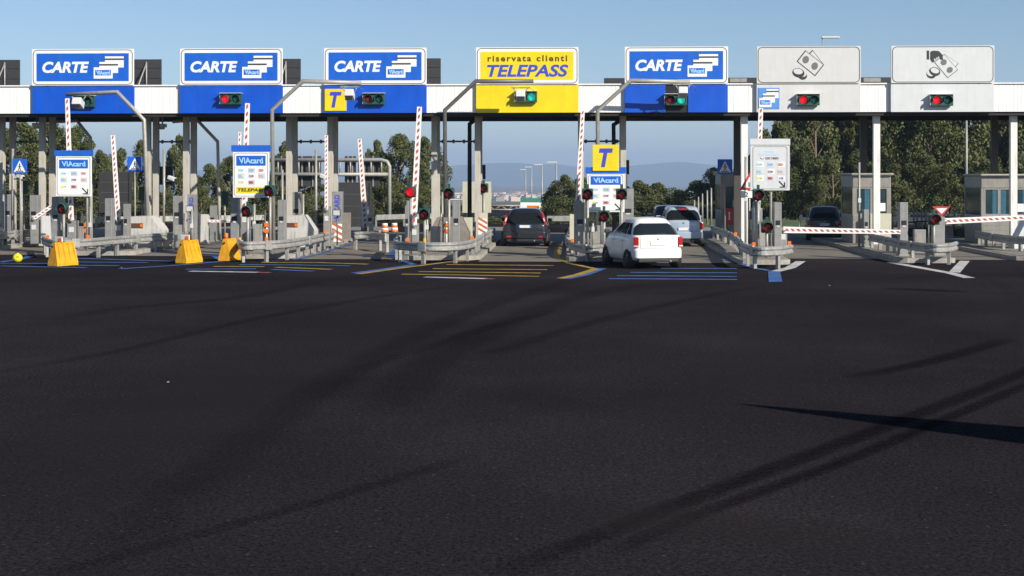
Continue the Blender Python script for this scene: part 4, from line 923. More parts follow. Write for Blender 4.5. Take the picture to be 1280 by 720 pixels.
g = G(22, 328.5); b = MB(); b.ball((0, 0, .155), .165, M_ball, (1, 1, .94), 24, 14); b.cyl((0, 0, .30), (0, 0, .335), .035, M_ball); b.box((.06, -.14, .2), (.09, .03, .07), mat('ball_mark', (.45, .33, .01), .5), rz=.4, bev=.01)
tag(b.build('yellow_ball', loc=(g.x, g.y, .008)), 'round yellow ball lying on the road near the left edge', 'ball')

# ------------------------------------------------------------------ cars
def paint(name, col, metal=0.0):
    m = bpy.data.materials.new(name); m.use_nodes = True; p = m.node_tree.nodes['Principled BSDF']
    n = m.node_tree; t = n.nodes.new('ShaderNodeTexNoise'); tc = n.nodes.new('ShaderNodeTexCoord'); n.links.new(tc.outputs['Object'], t.inputs[0]); t.inputs['Scale'].default_value = 3; t.inputs['Detail'].default_value = 5
    r = n.nodes.new('ShaderNodeValToRGB'); r.color_ramp.elements[0].color = (*[c * .9 for c in col], 1); r.color_ramp.elements[1].color = (*[min(1, c * 1.05) for c in col], 1)
    n.links.new(t.outputs['Fac'], r.inputs[0]); n.links.new(r.outputs[0], p.inputs['Base Color'])
    p.inputs['Roughness'].default_value = .32; p.inputs['Metallic'].default_value = metal; p.inputs['Coat Weight'].default_value = .6; p.inputs['Coat Roughness'].default_value = .06
    return m
def car(name, label, loc, rz, L, W, H, m_paint, belt, light='low', roof0=.24, hood=.78, plate=True, bands=True, wr=.77):
    o = thing(name, label, 'car', loc, rz, 'cars in the toll lanes'); h = W / 2; hl = L / 2
    ys = [-hl, -hl + .05, -hl + .16, -hl + .45, -L * .22, 0, L * .22, hl - .85, hl - .4, hl - .12, hl]
    hw = [.79, .885, .95, .985, 1, 1, 1, .985, .95, .87, .74]; zb = [.40, .30, .25, .21, .2, .2, .2, .2, .22, .27, .36]
    zt = [belt - .05, belt, belt + .01, belt + .01, belt, belt, belt - .01, belt - .06, hood, hood - .09, hood - .26]
    def sec(i):
        w_, a, t = hw[i] * h, zb[i], zt[i]; d = t - a
        half = [(0, a), (.80 * w_, a), (.94 * w_, a + .06), (.99 * w_, a + .22 * d), (w_, a + .45 * d), (.99 * w_, a + .70 * d), (.965 * w_, a + .88 * d), (.92 * w_, t), (.5 * w_, t + .012), (0, t + .016)]
        return [(-x, z) for x, z in half[::-1]] + half[1:-1]
    b = MB(); vs, fs = [], []; m = len(sec(0)); n = len(ys)
    for i in range(n): vs += [(x, ys[i], z) for x, z in sec(i)]
    for i in range(n - 1):
        for j in range(m): fs.append((i * m + j, i * m + (j + 1) % m, (i + 1) * m + (j + 1) % m, (i + 1) * m + j))
    fs += [tuple(range(m)), tuple(range((n - 1) * m, n * m))[::-1]]
    b.faces(vs, fs, m_paint, True)
    # greenhouse
    yr0, yr1, yf0, yf1 = -hl + .10, -hl + roof0 + .18, hl - .95, hl - 1.75; w0, w1 = .925 * h, wr * h; RC = .28
    def gh(t): return (w0 + (w1 - w0) * t ** 1.15, yr0 + (yr1 - yr0) * t ** 1.2, yf0 + (yf1 - yf0) * t)
    def ringp(t, inset=0.0):
        w_, a, c = gh(min(1, t)); w_ -= inset; a += inset; c -= inset * 1.5
        return rrect(-w_, a, w_, c, RC - inset * .3, 7)
    rz_ = [(0, belt - .02, 0), (.33, 0, 0), (.66, 0, 0), (1, 0, 0)]; zr = H - (.12 if light in ('low', 'high') else .09)
    rings = [(t, belt - .02 + (zr - belt + .02) * t, 0.0) for t in (0, .33, .66, .93, 1)] + [(1, zr + (H - zr) * .38, .035), (1, zr + (H - zr) * .66, .10), (1, zr + (H - zr) * .86, .20), (1, H, .42)]
    vs, fs = [], []
    for t, z, ins in rings: vs += [(x, y, z) for x, y in ringp(t, ins)]
    m = len(ringp(0))
    for i in range(len(rings) - 1):
        for j in range(m): fs.append((i * m + j, i * m + (j + 1) % m, (i + 1) * m + (j + 1) % m, (i + 1) * m + j))
    fs.append(tuple(range((len(rings) - 1) * m, len(rings) * m)))
    b.faces(vs, fs, m_paint, True); body = b.build('body', o)
    me = body.data
    for e in me.edges: pass
    zt_ = lambda t: belt - .02 + (zr - belt + .02) * t
    def patch(f, u0, u1, t0, t1, nu, ntt, mt, nm, par, flip=False):
        b = MB(); vs = [f(u0 + (u1 - u0) * i / nu, t0 + (t1 - t0) * j / ntt) for j in range(ntt + 1) for i in range(nu + 1)]
        b.faces(vs, [(j * (nu + 1) + i, j * (nu + 1) + i + 1, (j + 1) * (nu + 1) + i + 1, (j + 1) * (nu + 1) + i) for j in range(ntt) for i in range(nu)], mt, True); return b.build(nm, par)
    def rear(u, t):
        w_, a, c = gh(t); x = u * w_; dx = max(0, abs(x) - (w_ - RC)); return (x + .006 * u, a + RC - math.sqrt(RC * RC - dx * dx) - .008, zt_(t))
    rear0 = rear; rear = lambda u, t: rear0(u * math.sqrt(1 - .38 * max(0, (t - .40) / .46) ** 3), t)
    patch(rear, -.965 if light == 'low' else -.92, .965 if light == 'low' else .92, .03, .86, 24, 6, M_glass, 'rear_window', o)
    def front(u, t):
        w_, a, c = gh(t); x = u * w_; dx = max(0, abs(x) - (w_ - RC)); return (x, c - RC + math.sqrt(RC * RC - dx * dx) + .008, zt_(t))
    patch(front, -.88, .88, .06, .92, 20, 6, M_glass, 'windscreen', o)
    for s_ in (-1, 1):
        side = lambda v, t: (s_ * (gh(t)[0] + .008), gh(t)[1] + .24 + (gh(t)[2] - gh(t)[1] - .48) * v, zt_(t))
        for v0, v1 in ((.02, .22), (.26, .57), (.60, .93)): patch(side, v0, v1, .10, .86, 3, 5, M_glass, 'side_window', o)
        # doors: thin skins following the flank
        def flank(y, f): 
            i = max(k for k in range(len(ys) - 1) if ys[k] <= y); u = (y - ys[i]) / (ys[i + 1] - ys[i]); q = []
            w_ = (hw[i] + (hw[i + 1] - hw[i]) * u) * h; a = zb[i] + (zb[i + 1] - zb[i]) * u; t = zt[i] + (zt[i + 1] - zt[i]) * u
            pts = [(.94, .08), (.99, .22), (1, .45), (.99, .70), (.965, .88), (.92, 1)]
            for (xa, fa), (xb, fb) in zip(pts, pts[1:]):
                if fa <= f <= fb: k = (f - fa) / (fb - fa); return (s_ * (w_ * (xa + (xb - xa) * k) + .006), y, a + (t - a) * f)
            return (s_ * w_, y, a + (t - a) * f)
        for y0, y1 in ((-L * .20, L * .05), (L * .06, L * .28)):
            d = patch(flank, y0, y1, .12, .93, 5, 8, m_paint, 'door', o)
            hb = MB(); q = flank(y0 + .14, .78); hb.box((q[0] + s_ * .012, q[1], q[2]), (.03, .2, .035), m_paint, bev=.008); hb.build('handle', d)
        b = MB(); q = flank(L * .20, .95); b.box((q[0] + s_ * .09, L * .215, belt + .07), (.2, .1, .14), M_trim if light != 'silver' else m_paint, bev=.035); b.build('mirror', o)
        # wheels
        for y in (-L * .5 + .62, L * .5 - .72):
            r = .31; b = MB(); b.cyl((s_ * (h * .99 - .20), y, r + .02), (s_ * (h + .006), y, r + .05), r + .05, M_trim, n=24); b.build('wheel_arch', o)
            b = MB(); pr = [(-.10, r * .62), (-.10, r * .93), (-.07, r), (.07, r), (.10, r * .93), (.10, r * .62)]; vs = []; N = 26
            for k in range(N): 
                t = 2 * math.pi * k / N
                for a, c in pr: vs.append((a, c * math.cos(t), c * math.sin(t)))
            fs = [(k * 6 + j, k * 6 + j + 1, ((k + 1) % N) * 6 + j + 1, ((k + 1) % N) * 6 + j) for k in range(N) for j in range(5)]
            b.faces(vs, fs, M_tyre, True); wv = b.build('wheel', o, (s_ * (h - .075), y, r))
            b = MB(); b.cyl((-.06 * s_, 0, 0), (.075 * s_, 0, 0), r * .64, M_rim, n=22); b.cyl((.075 * s_, 0, 0), (.09 * s_, 0, 0), r * .16, M_trim)
            for k in range(5): t = 2 * math.pi * k / 5; b.box((.078 * s_, math.cos(t) * r * .42, math.sin(t) * r * .42), (.012, r * .16, r * .16), M_black, rx=t)
            b.build('rim', wv)
        # lamps
        b = MB()
        if light == 'low': b.box((s_ * h * .845, -hl + .045, belt - .21), (.17, .15, .33), M_tail, rz=R(22 * s_), bev=.035); b.box((s_ * h * .845, -hl + .042, belt - .335), (.155, .15, .05), M_signgrey2, rz=R(22 * s_), bev=.015)
        elif light == 'high': b.box((s_ * h * .815, -hl + .17, belt + .20), (.10, .10, .60), M_tail, ry=R(-17 * s_), rx=R(-16), bev=.03); b.box((s_ * h * .822, -hl + .125, belt + .16), (.05, .06, .16), M_signgrey, ry=R(-17 * s_), rx=R(-16), bev=.015)
        else: b.box((s_ * h * .87, -hl + .055, belt - .22), (.15, .16, .30), M_tail, rz=R(22 * s_), bev=.035)
        b.build('tail_light', o)
        b = MB(); b.box((s_ * h * .66, hl - .12, hood - .2), (.32, .2, .16), M_signgrey2, rz=R(-20 * s_), bev=.05); b.build('headlight', o)
        if light == 'high': b = MB(); b.box((s_ * h * .68, -hl - .055, .42), (.18, .03, .08), M_tail, bev=.015); b.build('reflector', o)
    b = MB(); pl = rrect(-h * .93, -hl - .06, h * .93, -hl + .3, .14, 5); z0, z1 = .34, .62
    b.slab([(x, y) for x, y in pl], z0, z1, m_paint if light != 'high' else m_paint); bmesh.ops.bevel(b.bm, geom=[e for e in b.bm.edges if abs(e.verts[0].co.z - e.verts[1].co.z) < 1e-5], offset=.035, segments=3, affect='EDGES', profile=.6)
    for f in b.bm.faces: f.smooth = True
    bp = b.build('bumper', o)
    b = MB(); b.box((0, -hl + .05, .27), (W * .78, .16, .12), M_trim, bev=.03); b.build('valance', bp)
    b = MB(); b.cyl((.4, -hl + .1, .25), (.4, -hl - .05, .24), .035, M_steel2); b.build('exhaust', o)
    if plate:
        zp = .74 if light != 'high' else belt - .12; zp = belt - .26 if light == 'low' else zp
        b = MB(); b.box((0, -hl - .012, zp), (.52, .02, .115), M_plate, bev=.004)
        if bands: b.box((-.235, -hl - .0245, zp), (.042, .004, .11), M_blue); b.box((.235, -hl - .0245, zp), (.042, .004, .11), M_blue)
        else: b.box((0, -hl - .008, zp + .085), (.6, .02, .03), m_paint, bev=.006)
        b.build('number_plate', o)
    b = MB(); sm = mat('panel_gap', (.05, .05, .05), .8) if light == 'high' else mat('panel_gap_pale', (.26, .27, .28), .8)
    for s_ in (-1, 1): b.box((s_ * h * .70, -hl - .001, (belt - .02 + .66) / 2), (.012, .006, belt - .68), sm)
    b.box((0, -hl - .001, .652), (h * 1.4, .006, .014), sm); b.build('tailgate_seam', o)
    b = MB(); b.box((0, -hl - .014, belt - .10), (.055, .015, .055), M_rim, bev=.02); b.build('badge', o)
    b = MB(); b.box((.05, gh(.1)[1] - .03, zt_(.14)), (.46, .016, .022), M_black, ry=R(-6)); b.cyl((0, gh(.06)[1] - .03, zt_(.07)), (0, gh(.06)[1], zt_(.07)), .03, M_black); b.build('wiper', o)
    if light == 'silver': b = MB(); b.box((0, gh(.9)[1] - .01, zt_(.93)), (.34, .03, .05), M_redlit, bev=.01); b.build('brake_light', o)
    return o
def place(px, yb, L, rz):
    g = G(px, yb); return (g.x - math.sin(rz) * L / 2, g.y + math.cos(rz) * L / 2, .012)
PW_ = paint('white_car_paint', (.80, .80, .79)); PD_ = paint('charcoal_car_paint', (.022, .026, .036), .25); PS_ = paint('silver_car_paint', (.42, .50, .60), .2); PG_ = paint('grey_car_paint', (.06, .062, .066), .3)
car('hatchback_car', 'white small hatchback turned slightly left at the lane entrance', place(823, 336.5, 3.65, R(16)), R(16), 3.65, 1.74, 1.64, PW_, 1.07, 'low', .34, bands=False, wr=.67)
car('hatchback_car', 'charcoal hatchback seen from behind under the yellow sign', place(656, 308.5, 4.3, 0), 0, 4.3, 1.97, 1.60, PD_, .97, 'high', .46, wr=.66)
car('family_car', 'pale silver blue family car seen from behind beyond the white hatchback', place(854.5, 308.5, 4.1, 0), 0, 4.1, 1.72, 1.70, PS_, 1.10, 'silver', .34, wr=.76)
car('family_car', 'dark car mostly hidden ahead of the silver blue family car', place(838, 296, 4.1, 0), 0, 4.1, 1.75, 1.52, PD_, .95, 'low', .4, plate=False)
car('family_car', 'dark blue car with big rear window waiting behind the closed striped barrier', place(1031, 301, 4.2, R(-8)), R(-8), 4.2, 1.62, 1.58, paint('navy_car_paint', (.012, .02, .045), .2), 1.0, 'low', .3)
car('family_car', 'dark grey car tail just entering the left edge', place(-68, 317, 4.2, 0), 0, 4.2, 1.74, 1.48, PG_, .95, 'low', .5)

# ------------------------------------------------------------------ beyond the plaza: gantry frame, sign backs, lamps
D = 92
o = thing('sign_gantry', 'pale steel sign gantry with dark sign backs standing beyond the canopy at left', 'gantry', B(420, D, 0))
X = lambda px: ww(px - 420, D); Z = lambda y: zz(y, D)
b = MB(); b.tube([(X(487), 0, -1), (X(487), 0, Z(208)), (X(484), 0, Z(202)), (X(477), 0, Z(200)), (X(300), 0, Z(200))], .13, M_pipe, 12); b.cyl((X(487), 0, Z(218)), (X(300), 0, Z(218)), .12, M_pipe); b.cyl((X(300), 0, -1), (X(300), 0, Z(200)), .13, M_pipe)
for i in range(14): b.cyl((X(308 + i * 13), 0, Z(218)), (X(308 + i * 13), 0, Z(200)), .055, M_pipe, n=6)
b.build('frame', o)
for a, c in ((345, 362), (366, 400), (430, 444), (447, 474)):
    b = MB(); b.box((X((a + c) / 2), .35, (Z(195) + Z(233)) / 2), (ww(c - a, D), .06, Z(195) - Z(233)), M_darkpanel, bev=.01)
    for q in (.3, .7): b.box((X(a + (c - a) * q), .28, (Z(195) + Z(233)) / 2), (.07, .08, Z(195) - Z(233)), M_pipe)
    b.build('sign_board', o)
for px0, px1, y0, y1, D, lab in ((425, 463, 228, 287, 84, 'large dark message panel back with paler rims right of the lettered pillar'), (126, 163, 215, 266, 78, 'dark panel back between the leftmost board and the crossing sign')):
    o = thing('panel_back', lab, 'sign back', B((px0 + px1) / 2, D, 0), 0, 'dark panels beyond the lanes'); W = ww(px1 - px0, D)
    z0, z1 = zz(y1, D), zz(y0, D); b = MB(); b.box((0, 0, (z0 + z1) / 2), (W, .2, z1 - z0), M_darkpanel, bev=.02)
    for q in range(1, 4): b.box((0, -.105, z0 + (z1 - z0) * q / 4), (W, .012, .025), M_pipedk)
    b.build('panel', o)
    for s_ in (-1, 1): b = MB(); b.box((s_ * W * .51, -.02, (z0 + z1) / 2), (.1, .26, z1 - z0), M_darkpanel); b.build('rim', o)
    for s_ in (-1, 1): b = MB(); b.cyl((s_ * W * .3, .15, 0), (s_ * W * .3, .15, z0 + .3), .07, M_pipe); b.build('post', o)
def truss(px0, px1, y0, y1, D, label):
    c = (px0 + px1) / 2; g0 = B(c, D); g0.z = gz(g0.y); o = thing('truss_gantry', label, 'gantry', g0, 0, 'far lattice gantries'); W = ww(px1 - px0, D); z0, z1 = zz(y1, D) - g0.z, zz(y0, D) - g0.z
    b = MB()
    for z in (z0, z1): b.cyl((-W / 2, 0, z), (W / 2, 0, z), .09, M_pipe, n=6)
    n = int(W / 1.3)
    for i in range(n): b.cyl((-W / 2 + W * i / n, 0, z0), (-W / 2 + W * (i + .5) / n, 0, z1), .05, M_pipe, n=6); b.cyl((-W / 2 + W * (i + .5) / n, 0, z1), (-W / 2 + W * (i + 1) / n, 0, z0), .05, M_pipe, n=6)
    b.build('truss', o); 
    for s_ in (-1, 1): b = MB(); b.cyl((s_ * W / 2, 0, 0), (s_ * W / 2, 0, z1), .14, M_pipe); b.build('leg', o)
truss(505, 585, 242, 249.5, 130, 'pale lattice gantry beam beyond the columns left of the dark car')
truss(602, 650, 257, 262, 170, 'thin far lattice gantry just left of the dark car roof')
g0 = B(664, 150); g0.z = gz(g0.y); o = thing('direction_sign', 'far white direction sign with green header and orange strip above the dark car', 'road sign', g0); D = 150
b = MB(); zt, zb = zz(247.5, D) - g0.z, zz(262, D) - g0.z; W = ww(27, D); b.box((0, 0, (zt + zb) / 2), (W, .1, zt - zb), M_signwhite); b.build('panel', o)
b = MB(); b.box((0, -.06, zt - .22), (W, .02, .44), M_green); b.build('header', o); b = MB(); b.box((.2, -.06, zb + .25), (W * .55, .02, .35), M_orange); b.build('strip', o)
for s_ in (-1, 1): b = MB(); b.cyl((s_ * .8, .1, 0), (s_ * .8, .1, zb + .2), .08, M_pipe); b.build('post', o)
def street_lamp(px, ytop, D, label, side=-1, head=.9, r=.09, z0=None):
    g = B(px, D); g.z = gz(g.y) if z0 is None else z0; o = thing('street_lamp', label, 'street lamp', g, 0, 'lamp posts beyond the canopy'); h = zz(ytop, D) - g.z
    b = MB(); b.cyl((0, 0, 0), (0, 0, h), r * 1.25, M_pipe, r * .75); b.build('pole', o)
    b = MB(); b.box((side * head * .45, 0, h + .02), (head, .34, .16), M_signgrey, bev=.05); b.build('lamp_head', o)
for px, yt, D, lab in ((695.5, 203, 200, 'nearest of the four far lamp posts above the road, right of the dark car'), (677.5, 206, 235, 'second far lamp post right of the dark car'), (664.5, 209, 280, 'third far lamp post, standing above the dark car'), (657, 212, 330, 'farthest small lamp post above the dark car')):
    street_lamp(px, yt, D, lab, head=1.4, r=.13)
street_lamp(1028, 47, 118, 'tall thin lamp post rising above the grey cash sign', 1, 1.45, .06)
street_lamp(1208, 132, 100, 'pale lamp post in front of the trees at the right', 1, .9, .09)
# far guard rail and clutter at the exit
def far_rail(pts, label):
    q = [B(px, D_) for px, D_ in pts]; o = thing('far_guard_rail', label, 'guard rail', q[0], 0, 'far guard rails'); b = MB(); k = []
    for a, c in zip(q, q[1:]):
        d = c - a; n = max(1, int(d.length / 3)); 
        b.box(((a + c) / 2 - q[0]) + Vector((0, 0, .58)), (d.length, .06, .3), M_steel, rz=math.atan2(d.y, d.x))
        for i in range(n): k.append(a + d * i / n - q[0])
    b.build('rail', o)
    for v in k: b = MB(); b.box((0, .06, .3), (.1, .1, .7), M_steel); b.build('post', o, v)
far_rail([(684, 82), (712, 82)], 'far guard rail right of the dark car'); far_rail([(470, 84), (505, 86), (545, 87)], 'far guard rail beyond the third lane')
far_rail([(120, 80), (330, 84)], 'far guard rail behind the left islands'); far_rail([(1000, 84), (1180, 78), (1280, 76)], 'far guard rail at the foot of the right trees')
for px, D, lab in ((481, 76, 'left orange and white barrel of the far pair in the third lane'), (493, 76.5, 'right orange and white barrel of the far pair in the third lane')):
    o = thing('traffic_barrel', lab, 'barrel', B(px, D), 0, 'orange barrels in the third lane'); b = MB()
    for i in range(4): b.cyl((0, 0, .02 + i * .12), (0, 0, .14 + i * .12), .2 - i * .015, M_orange if i % 2 == 0 else M_signwhite, .19 - i * .015, 14)
    b.build('body', o); b = MB(); b.cyl((0, 0, 0), (0, 0, .05), .26, M_black); b.build('base', o)

# sign panel out of frame on the right; its corner throws the pointed shadow on the road
tip = G(920, 505); hgt = 4.4; k = hgt / SUN.z; c = Vector((tip.x + SUN.x * k, tip.y + SUN.y * k, 0)); d = Vector((math.cos(R(-27)), math.sin(R(-27)), 0)); Wp = 4.2
o = thing('roadside_panel', 'large grey roadside panel out of frame at the right that throws the pointed shadow', 'panel', c, R(-27)); b = MB(); b.box((Wp / 2, 0, hgt - 1.45), (Wp, .06, 2.9), M_darkpanel, bev=.01); b.build('panel', o)
for x in (.9, Wp - .9): b = MB(); b.cyl((x, .1, 0), (x, .1, hgt - .2), .07, M_steel); b.build('post', o)

# ------------------------------------------------------------------ trees
def crown_mesh(name, clumps, per, size, mt, droop=.0, seed=0):
    q = random.Random(seed); vs, fs = [], []
    for cx, cy, cz, r, rz in clumps:
        for i in range(per):
            while True:
                v = Vector((q.uniform(-1, 1), q.uniform(-1, 1), q.uniform(-1, 1)))
                if .35 < v.length < 1: break
            p = Vector((cx + v.x * r, cy + v.y * r, cz + v.z * rz))
            a = Vector((q.gauss(0, 1), q.gauss(0, 1), q.gauss(0, 1) - droop)).normalized(); c = a.cross(Vector((q.gauss(0, 1), q.gauss(0, 1), q.gauss(0, 1)))).normalized()
            s_ = size * q.uniform(.6, 1.35); a *= s_; c *= s_ * .55; n = len(vs)
            vs += [p - a * .5, p + c * .5 - a * .1, p + a * .5, p - c * .5 + a * .05]; fs.append((n, n + 1, n + 2, n + 3))
    me = bpy.data.meshes.new(name); me.from_pydata(vs, [], fs); me.materials.append(mt); me.update(); return me
def make_tree(kind, seed):
    """a tree about 10 m tall"""
    q = random.Random(seed); cl = []; limbs = []
    if kind == 'tall': span, z0, rmax, n = 2.3, 2.2, 1.15, 30
    elif kind == 'round': span, z0, rmax, n = 3.2, 2.2, 1.5, 34
    else: span, z0, rmax, n = 3.0, .6, 1.3, 26
    for i in range(n):
        t = (i + .5) / n; z = z0 + (9.6 - z0) * t
        wdt = span * (math.sin(math.pi * min(1, .16 + t * .86)) ** .6 if kind != 'tall' else (1 - .55 * t) * min(1, .55 + t * 2.2))
        a = q.uniform(0, 6.283); rr = wdt * math.sqrt(q.uniform(.05, 1)); r = rmax * q.uniform(.55, 1.0) * (1 - .35 * t)
        cl.append((math.cos(a) * rr, math.sin(a) * rr, z, r, r * q.uniform(.8, 1.3))); limbs.append((math.cos(a) * rr, math.sin(a) * rr, z))
    cr = crown_mesh('crown', cl, 420, .25, M_leaf if kind != 'round' else M_leaf2, .8 if kind == 'tall' else .2, seed)
    b = MB(); lean = [(0, 0, -1.2), (q.uniform(-.1, .1), q.uniform(-.1, .1), 2.5), (q.uniform(-.3, .3), q.uniform(-.3, .3), 5.5), (q.uniform(-.3, .3), q.uniform(-.3, .3), 8.8)]
    b.tube(lean, .24, M_bark, 9, .05)
    for i, (x, y, z) in enumerate(limbs):
        if i % 2 == 0:
            zb_ = max(1.5, z - q.uniform(1, 2.4)); b.tube([(0, 0, zb_), (x * .5, y * .5, (zb_ + z) / 2 + .1), (x * .95, y * .95, z)], .075, M_bark, 5, .02)
    return cr, b
PROTO = {}
def tree(px, ytop, D, wpx, kind, label, grp, var=0):
    g = B(px, D); g.z = gz(g.y) - .03; h = zz(ytop, D) - g.z; key = (kind, var)
    if key not in PROTO:
        cr, tb = make_tree(kind, 11 + var * 7 + len(kind)); tm = tb.build('trunk'); PROTO[key] = (cr, tm.data); bpy.data.objects.remove(tm)
    cr, tm = PROTO[key]
    nm = {'tall': 'eucalyptus_tree', 'round': 'broad_tree', 'bush': 'bush'}[kind]
    o = thing(nm, label, 'tree' if kind != 'bush' else 'bush', g, rnd.random() * 6.28, grp)
    wid = ww(wpx, D) / {'tall': 5.2, 'round': 6.4, 'bush': 6.0}[kind]; o.scale = (wid, wid, h / 10)
    for n_, m_ in (('crown', cr), ('trunk', tm)):
        c = bpy.data.objects.new(n_, m_); C.objects.link(c); c.parent = o
    return o
GR, GL, GM = 'tall trees behind the right booths', 'trees beyond the left lanes', 'trees beyond the exit road'
# right-hand wood: dense rows of tall trees
for i, (px, yt, D, wd, kind, lab) in enumerate((
    (965, 152, 112, 46, 'tall', 'tall tree at the left end of the wood, rising behind the cash board'), (990, 128, 118, 60, 'tall', 'tall tree behind the upper edge of the cash board'), (1018, 112, 112, 62, 'tall', 'tall loose tree behind the gap left of the middle column'),
    (1048, 112, 116, 60, 'tall', 'tall tree just left of the middle booth'), (1075, 112, 122, 62, 'tall', 'tall tree rising behind the middle booth'), (1102, 112, 112, 60, 'round', 'dark broad tree right of the middle white column'),
    (1132, 114, 118, 66, 'round', 'dark broad tree left of the give way sign'), (1162, 112, 110, 66, 'round', 'bushy bright tree above the give way sign'), (1190, 112, 116, 60, 'tall', 'tall tree left of the pale lamp post'),
    (1220, 112, 112, 62, 'tall', 'tall tree right of the pale lamp post'), (1250, 112, 118, 62, 'tall', 'tall tree behind the right booth'), (1280, 112, 112, 64, 'round', 'broad tree at the right edge'), (1312, 112, 114, 66, 'tall', 'tall tree just beyond the right edge'),
    (1005, 180, 105, 46, 'round', 'lower round tree behind the foot of the cash board'), (1040, 196, 103, 44, 'bush', 'low bush behind the dark blue car'), (1070, 190, 106, 50, 'round', 'lower tree hidden by the middle booth'), (1120, 205, 102, 46, 'bush', 'low bush right of the middle booth'), (1150, 188, 104, 50, 'round', 'rounded green tree in front of the dark wood'), (1185, 205, 102, 44, 'bush', 'low bush behind the give way sign'), (1232, 200, 103, 60, 'round', 'lower tree left of the right booth'), (1270, 205, 103, 50, 'bush', 'low bush behind the right booth'),
    (1085, 118, 132, 70, 'round', 'rear row tree behind the middle booth'), (1145, 116, 132, 74, 'round', 'rear row tree above the give way sign'), (1205, 116, 132, 74, 'round', 'rear row tree behind the pale lamp post'), (1265, 116, 132, 74, 'round', 'rear row tree behind the right booth'), (1030, 120, 132, 64, 'tall', 'rear row tree behind the gap of the closed barrier'))):
    tree(px, yt, D, wd * 1.25, kind, lab, GR, i % 3)
for i, (px, yt, D, wd, kind, lab) in enumerate((
    (-8, 150, 112, 60, 'tall', 'tall tree at the left edge behind the columns'), (28, 152, 108, 60, 'round', 'leafy tree behind the left crossing sign'), (62, 150, 112, 58, 'round', 'leafy tree between the leftmost columns'), (98, 158, 110, 56, 'round', 'leafy tree behind the leftmost board'), (124, 188, 106, 34, 'round', 'lower tree right of the leftmost board'),
    (152, 186, 112, 34, 'round', 'round tree left of the tilted crossing sign'), (176, 176, 116, 36, 'round', 'round tree behind the tilted crossing sign'), (222, 168, 118, 34, 'tall', 'slim tree behind the white camera'), (262, 205, 112, 34, 'round', 'small tree right of the lettered pillar'), (288, 196, 114, 38, 'round', 'tree left of the telepass strip board'), (322, 188, 116, 40, 'round', 'tree behind the telepass strip board'), (350, 178, 112, 34, 'tall', 'slim tree right of the telepass strip board'), (388, 215, 120, 44, 'round', 'low tree behind the sign gantry'),
    (468, 174, 120, 30, 'tall', 'slim tree left of the big round tree'), (500, 168, 112, 58, 'round', 'big round tree above the third lane'), (530, 172, 118, 44, 'round', 'tree right of the big round tree'), (480, 215, 104, 46, 'round', 'lower tree in front of the big round tree'), (520, 225, 104, 40, 'bush', 'bush under the big round tree'), (470, 268, 90, 44, 'bush', 'low green hedge bush beyond the third lane'), (498, 270, 91, 40, 'bush', 'low green hedge bush beside the far barrels'), (440, 230, 110, 50, 'round', 'tree behind the large dark message panel'),
    (80, 215, 100, 60, 'bush', 'low bush behind the leftmost board post'), (20, 225, 100, 50, 'bush', 'low bush at the left edge'), (200, 240, 100, 60, 'bush', 'low bush behind the left white cabinet'), (300, 235, 100, 60, 'bush', 'low bush under the telepass strip board'), (365, 240, 100, 50, 'bush', 'low bush behind the centre left white cabinet'), (250, 232, 101, 44, 'bush', 'low bush behind the lettered pillar'), (140, 225, 101, 50, 'bush', 'low bush behind the leaning arm'))):
    tree(px, yt, D, wd * (1.25 if kind == 'tall' else 1.35), kind, lab, GL, i % 3)
for i, (px, yt, D, wd, kind, lab) in enumerate((
    (706, 219, 118, 34, 'round', 'tree just left of the T board'), (690, 236, 124, 24, 'round', 'smaller tree right of the far lamp posts'), (728, 222, 124, 40, 'round', 'tree behind the tall grey pillar'), (760, 226, 130, 40, 'round', 'tree hidden behind the T board'),
    (798, 226, 130, 42, 'round', 'tree right of the T board'), (822, 229, 134, 40, 'round', 'tree above the white hatchback'), (848, 238, 132, 40, 'round', 'tree above the silver blue car'), (872, 226, 128, 40, 'round', 'tree left of the shaded crossing sign'), (893, 210, 124, 40, 'round', 'taller tree beside the shaded crossing sign'), (925, 205, 120, 44, 'round', 'tree behind the left toll booth'), (948, 190, 118, 38, 'tall', 'tree between the left booth and the tall wood'),
    (810, 250, 112, 50, 'bush', 'bush behind the dark hidden car'), (865, 252, 112, 50, 'bush', 'bush right of the silver blue car'), (900, 250, 112, 44, 'bush', 'bush left of the left toll booth'), (640, 268, 190, 40, 'bush', 'distant bush left of the direction sign'), (616, 272, 160, 40, 'bush', 'distant bush beside the cream panel'), (684, 264, 190, 36, 'bush', 'distant bush right of the direction sign'), (560, 262, 150, 50, 'bush', 'bush behind the lattice gantry'), (700, 268, 104, 24, 'bush', 'low bush at the far guard rail'))):
    tree(px, yt, D, wd * 1.7, kind, lab, GM, i % 3)
# thin pale stakes on the bank right of the silver car
for i, (px, yt) in enumerate(((868, 250), (873, 246), (878, 242), (884, 238), (889, 235))):
    g = B(px, 98 - i * 3); g.z = gz(g.y) - .05; b = MB(); b.cyl((0, 0, 0), (0, 0, zz(yt, 98 - i * 3) - g.z), .06, M_pipe, .045, 8); b.cyl((0, 0, 0), (0, 0, .1), .12, M_concrete)
    tag(b.build('fence_stake', loc=g), 'thin pale stake in the row on the bank right of the silver blue car', 'stake', 'thin stakes on the bank')
# grass bank right of lane five
b = MB(); q = [B(872, 80), B(1050, 80), B(1050, 96), B(872, 100)]; b.slab([(v.x, v.y) for v in q], -.02, .03, mat('verge_grass', (.07, .095, .025), .9, var=.4, vscale=1.5)); structure(b.build('grass_verge'))

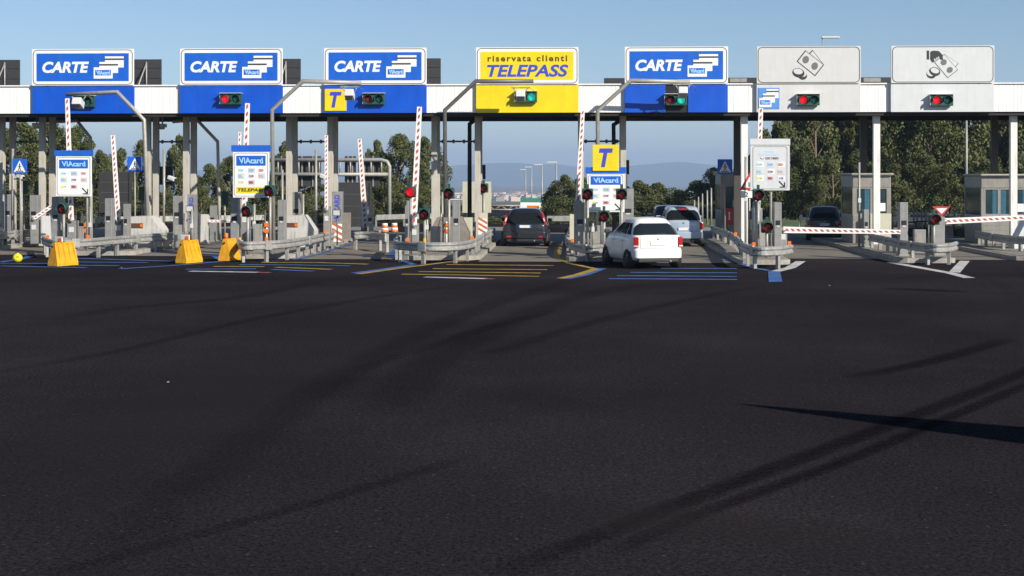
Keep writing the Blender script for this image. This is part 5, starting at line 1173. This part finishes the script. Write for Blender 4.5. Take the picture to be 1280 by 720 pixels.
# ------------------------------------------------------------------ far plain, town, hills
b = MB(); q = random.Random(5); tm = [mat('town_wall_%d' % i, c, .8, var=.06) for i, c in enumerate(((.6, .56, .5), (.62, .5, .38), (.5, .42, .34), (.66, .64, .62)))]; rf = mat('town_roof', (.3, .13, .08), .8, var=.1)
for i in range(110):
    D = q.uniform(2700, 3500); px = q.choice((q.uniform(590, 730), q.uniform(600, 660), q.uniform(760, 900), q.uniform(430, 600))); g = B(px, D); z = gz(g.y) - .03; wd, dp, ht = q.uniform(9, 22), q.uniform(9, 16), q.uniform(6, 13)
    b.box((g.x, g.y, z + ht / 2), (wd, dp, ht), q.choice(tm), rz=q.uniform(-.5, .5)); b.box((g.x, g.y, z + ht + .6), (wd * 1.05, dp * 1.05, 1.2), rf, rz=0, taper=.5)
tag(b.build('far_town'), 'scatter of tiny pale houses on the hazy plain below the hills', 'town', None, 'stuff')
prof = [(-900, 222), (-300, 214), (100, 211), (250, 213), (420, 216), (520, 213), (575, 207), (640, 202.5), (690, 204.5), (735, 209), (765, 212), (800, 207), (850, 203.5), (885, 206), (940, 213), (1100, 219), (1400, 221), (2200, 224)]
def ridge(px):
    for (a, ya), (c, yc) in zip(prof, prof[1:]):
        if a <= px <= c: t = (px - a) / (c - a); t = t * t * (3 - 2 * t); return ya + (yc - ya) * t
    return 224
from mathutils import noise as mnoise
b = MB(); nx, ny = 200, 16; vs = []
for j in range(ny + 1):
    for i in range(nx + 1):
        px = -880 + 3060 * i / nx; D = 8200 + 3600 * j / ny; top = (HY - ridge(px)) * 10000 / F + EYE; g = B(px, D)
        s_ = math.sin(math.pi * j / ny) ** 1.3; nz = mnoise.fractal(Vector((g.x / 900, g.y / 900, 3.1)), 1, 2, 5)
        vs.append((g.x, g.y, -46 + s_ * (top + 46 + nz * 16) ))
b.faces(vs, [(j * (nx + 1) + i, j * (nx + 1) + i + 1, (j + 1) * (nx + 1) + i + 1, (j + 1) * (nx + 1) + i) for j in range(ny) for i in range(nx)], mat('hill_scrub', (.035, .055, .035), .95, var=.35, vscale=.003), True)
structure(b.build('hills'))

# ------------------------------------------------------------------ air
HZ = bpy.data.materials.new('haze_air'); HZ.use_nodes = True; n = HZ.node_tree
for x in list(n.nodes):
    if x.type == 'BSDF_PRINCIPLED': n.nodes.remove(x)
pv = n.nodes.new('ShaderNodeVolumePrincipled'); pv.inputs['Color'].default_value = (.52, .70, .98, 1); pv.inputs['Density'].default_value = .00018; pv.inputs['Anisotropy'].default_value = 0
n.links.new(pv.outputs[0], n.nodes['Material Output'].inputs['Volume'])
b = MB(); b.box((0, 6500, 77), (29000, 15000, 250), HZ); tag(b.build('haze'), None, None, None, 'stuff')
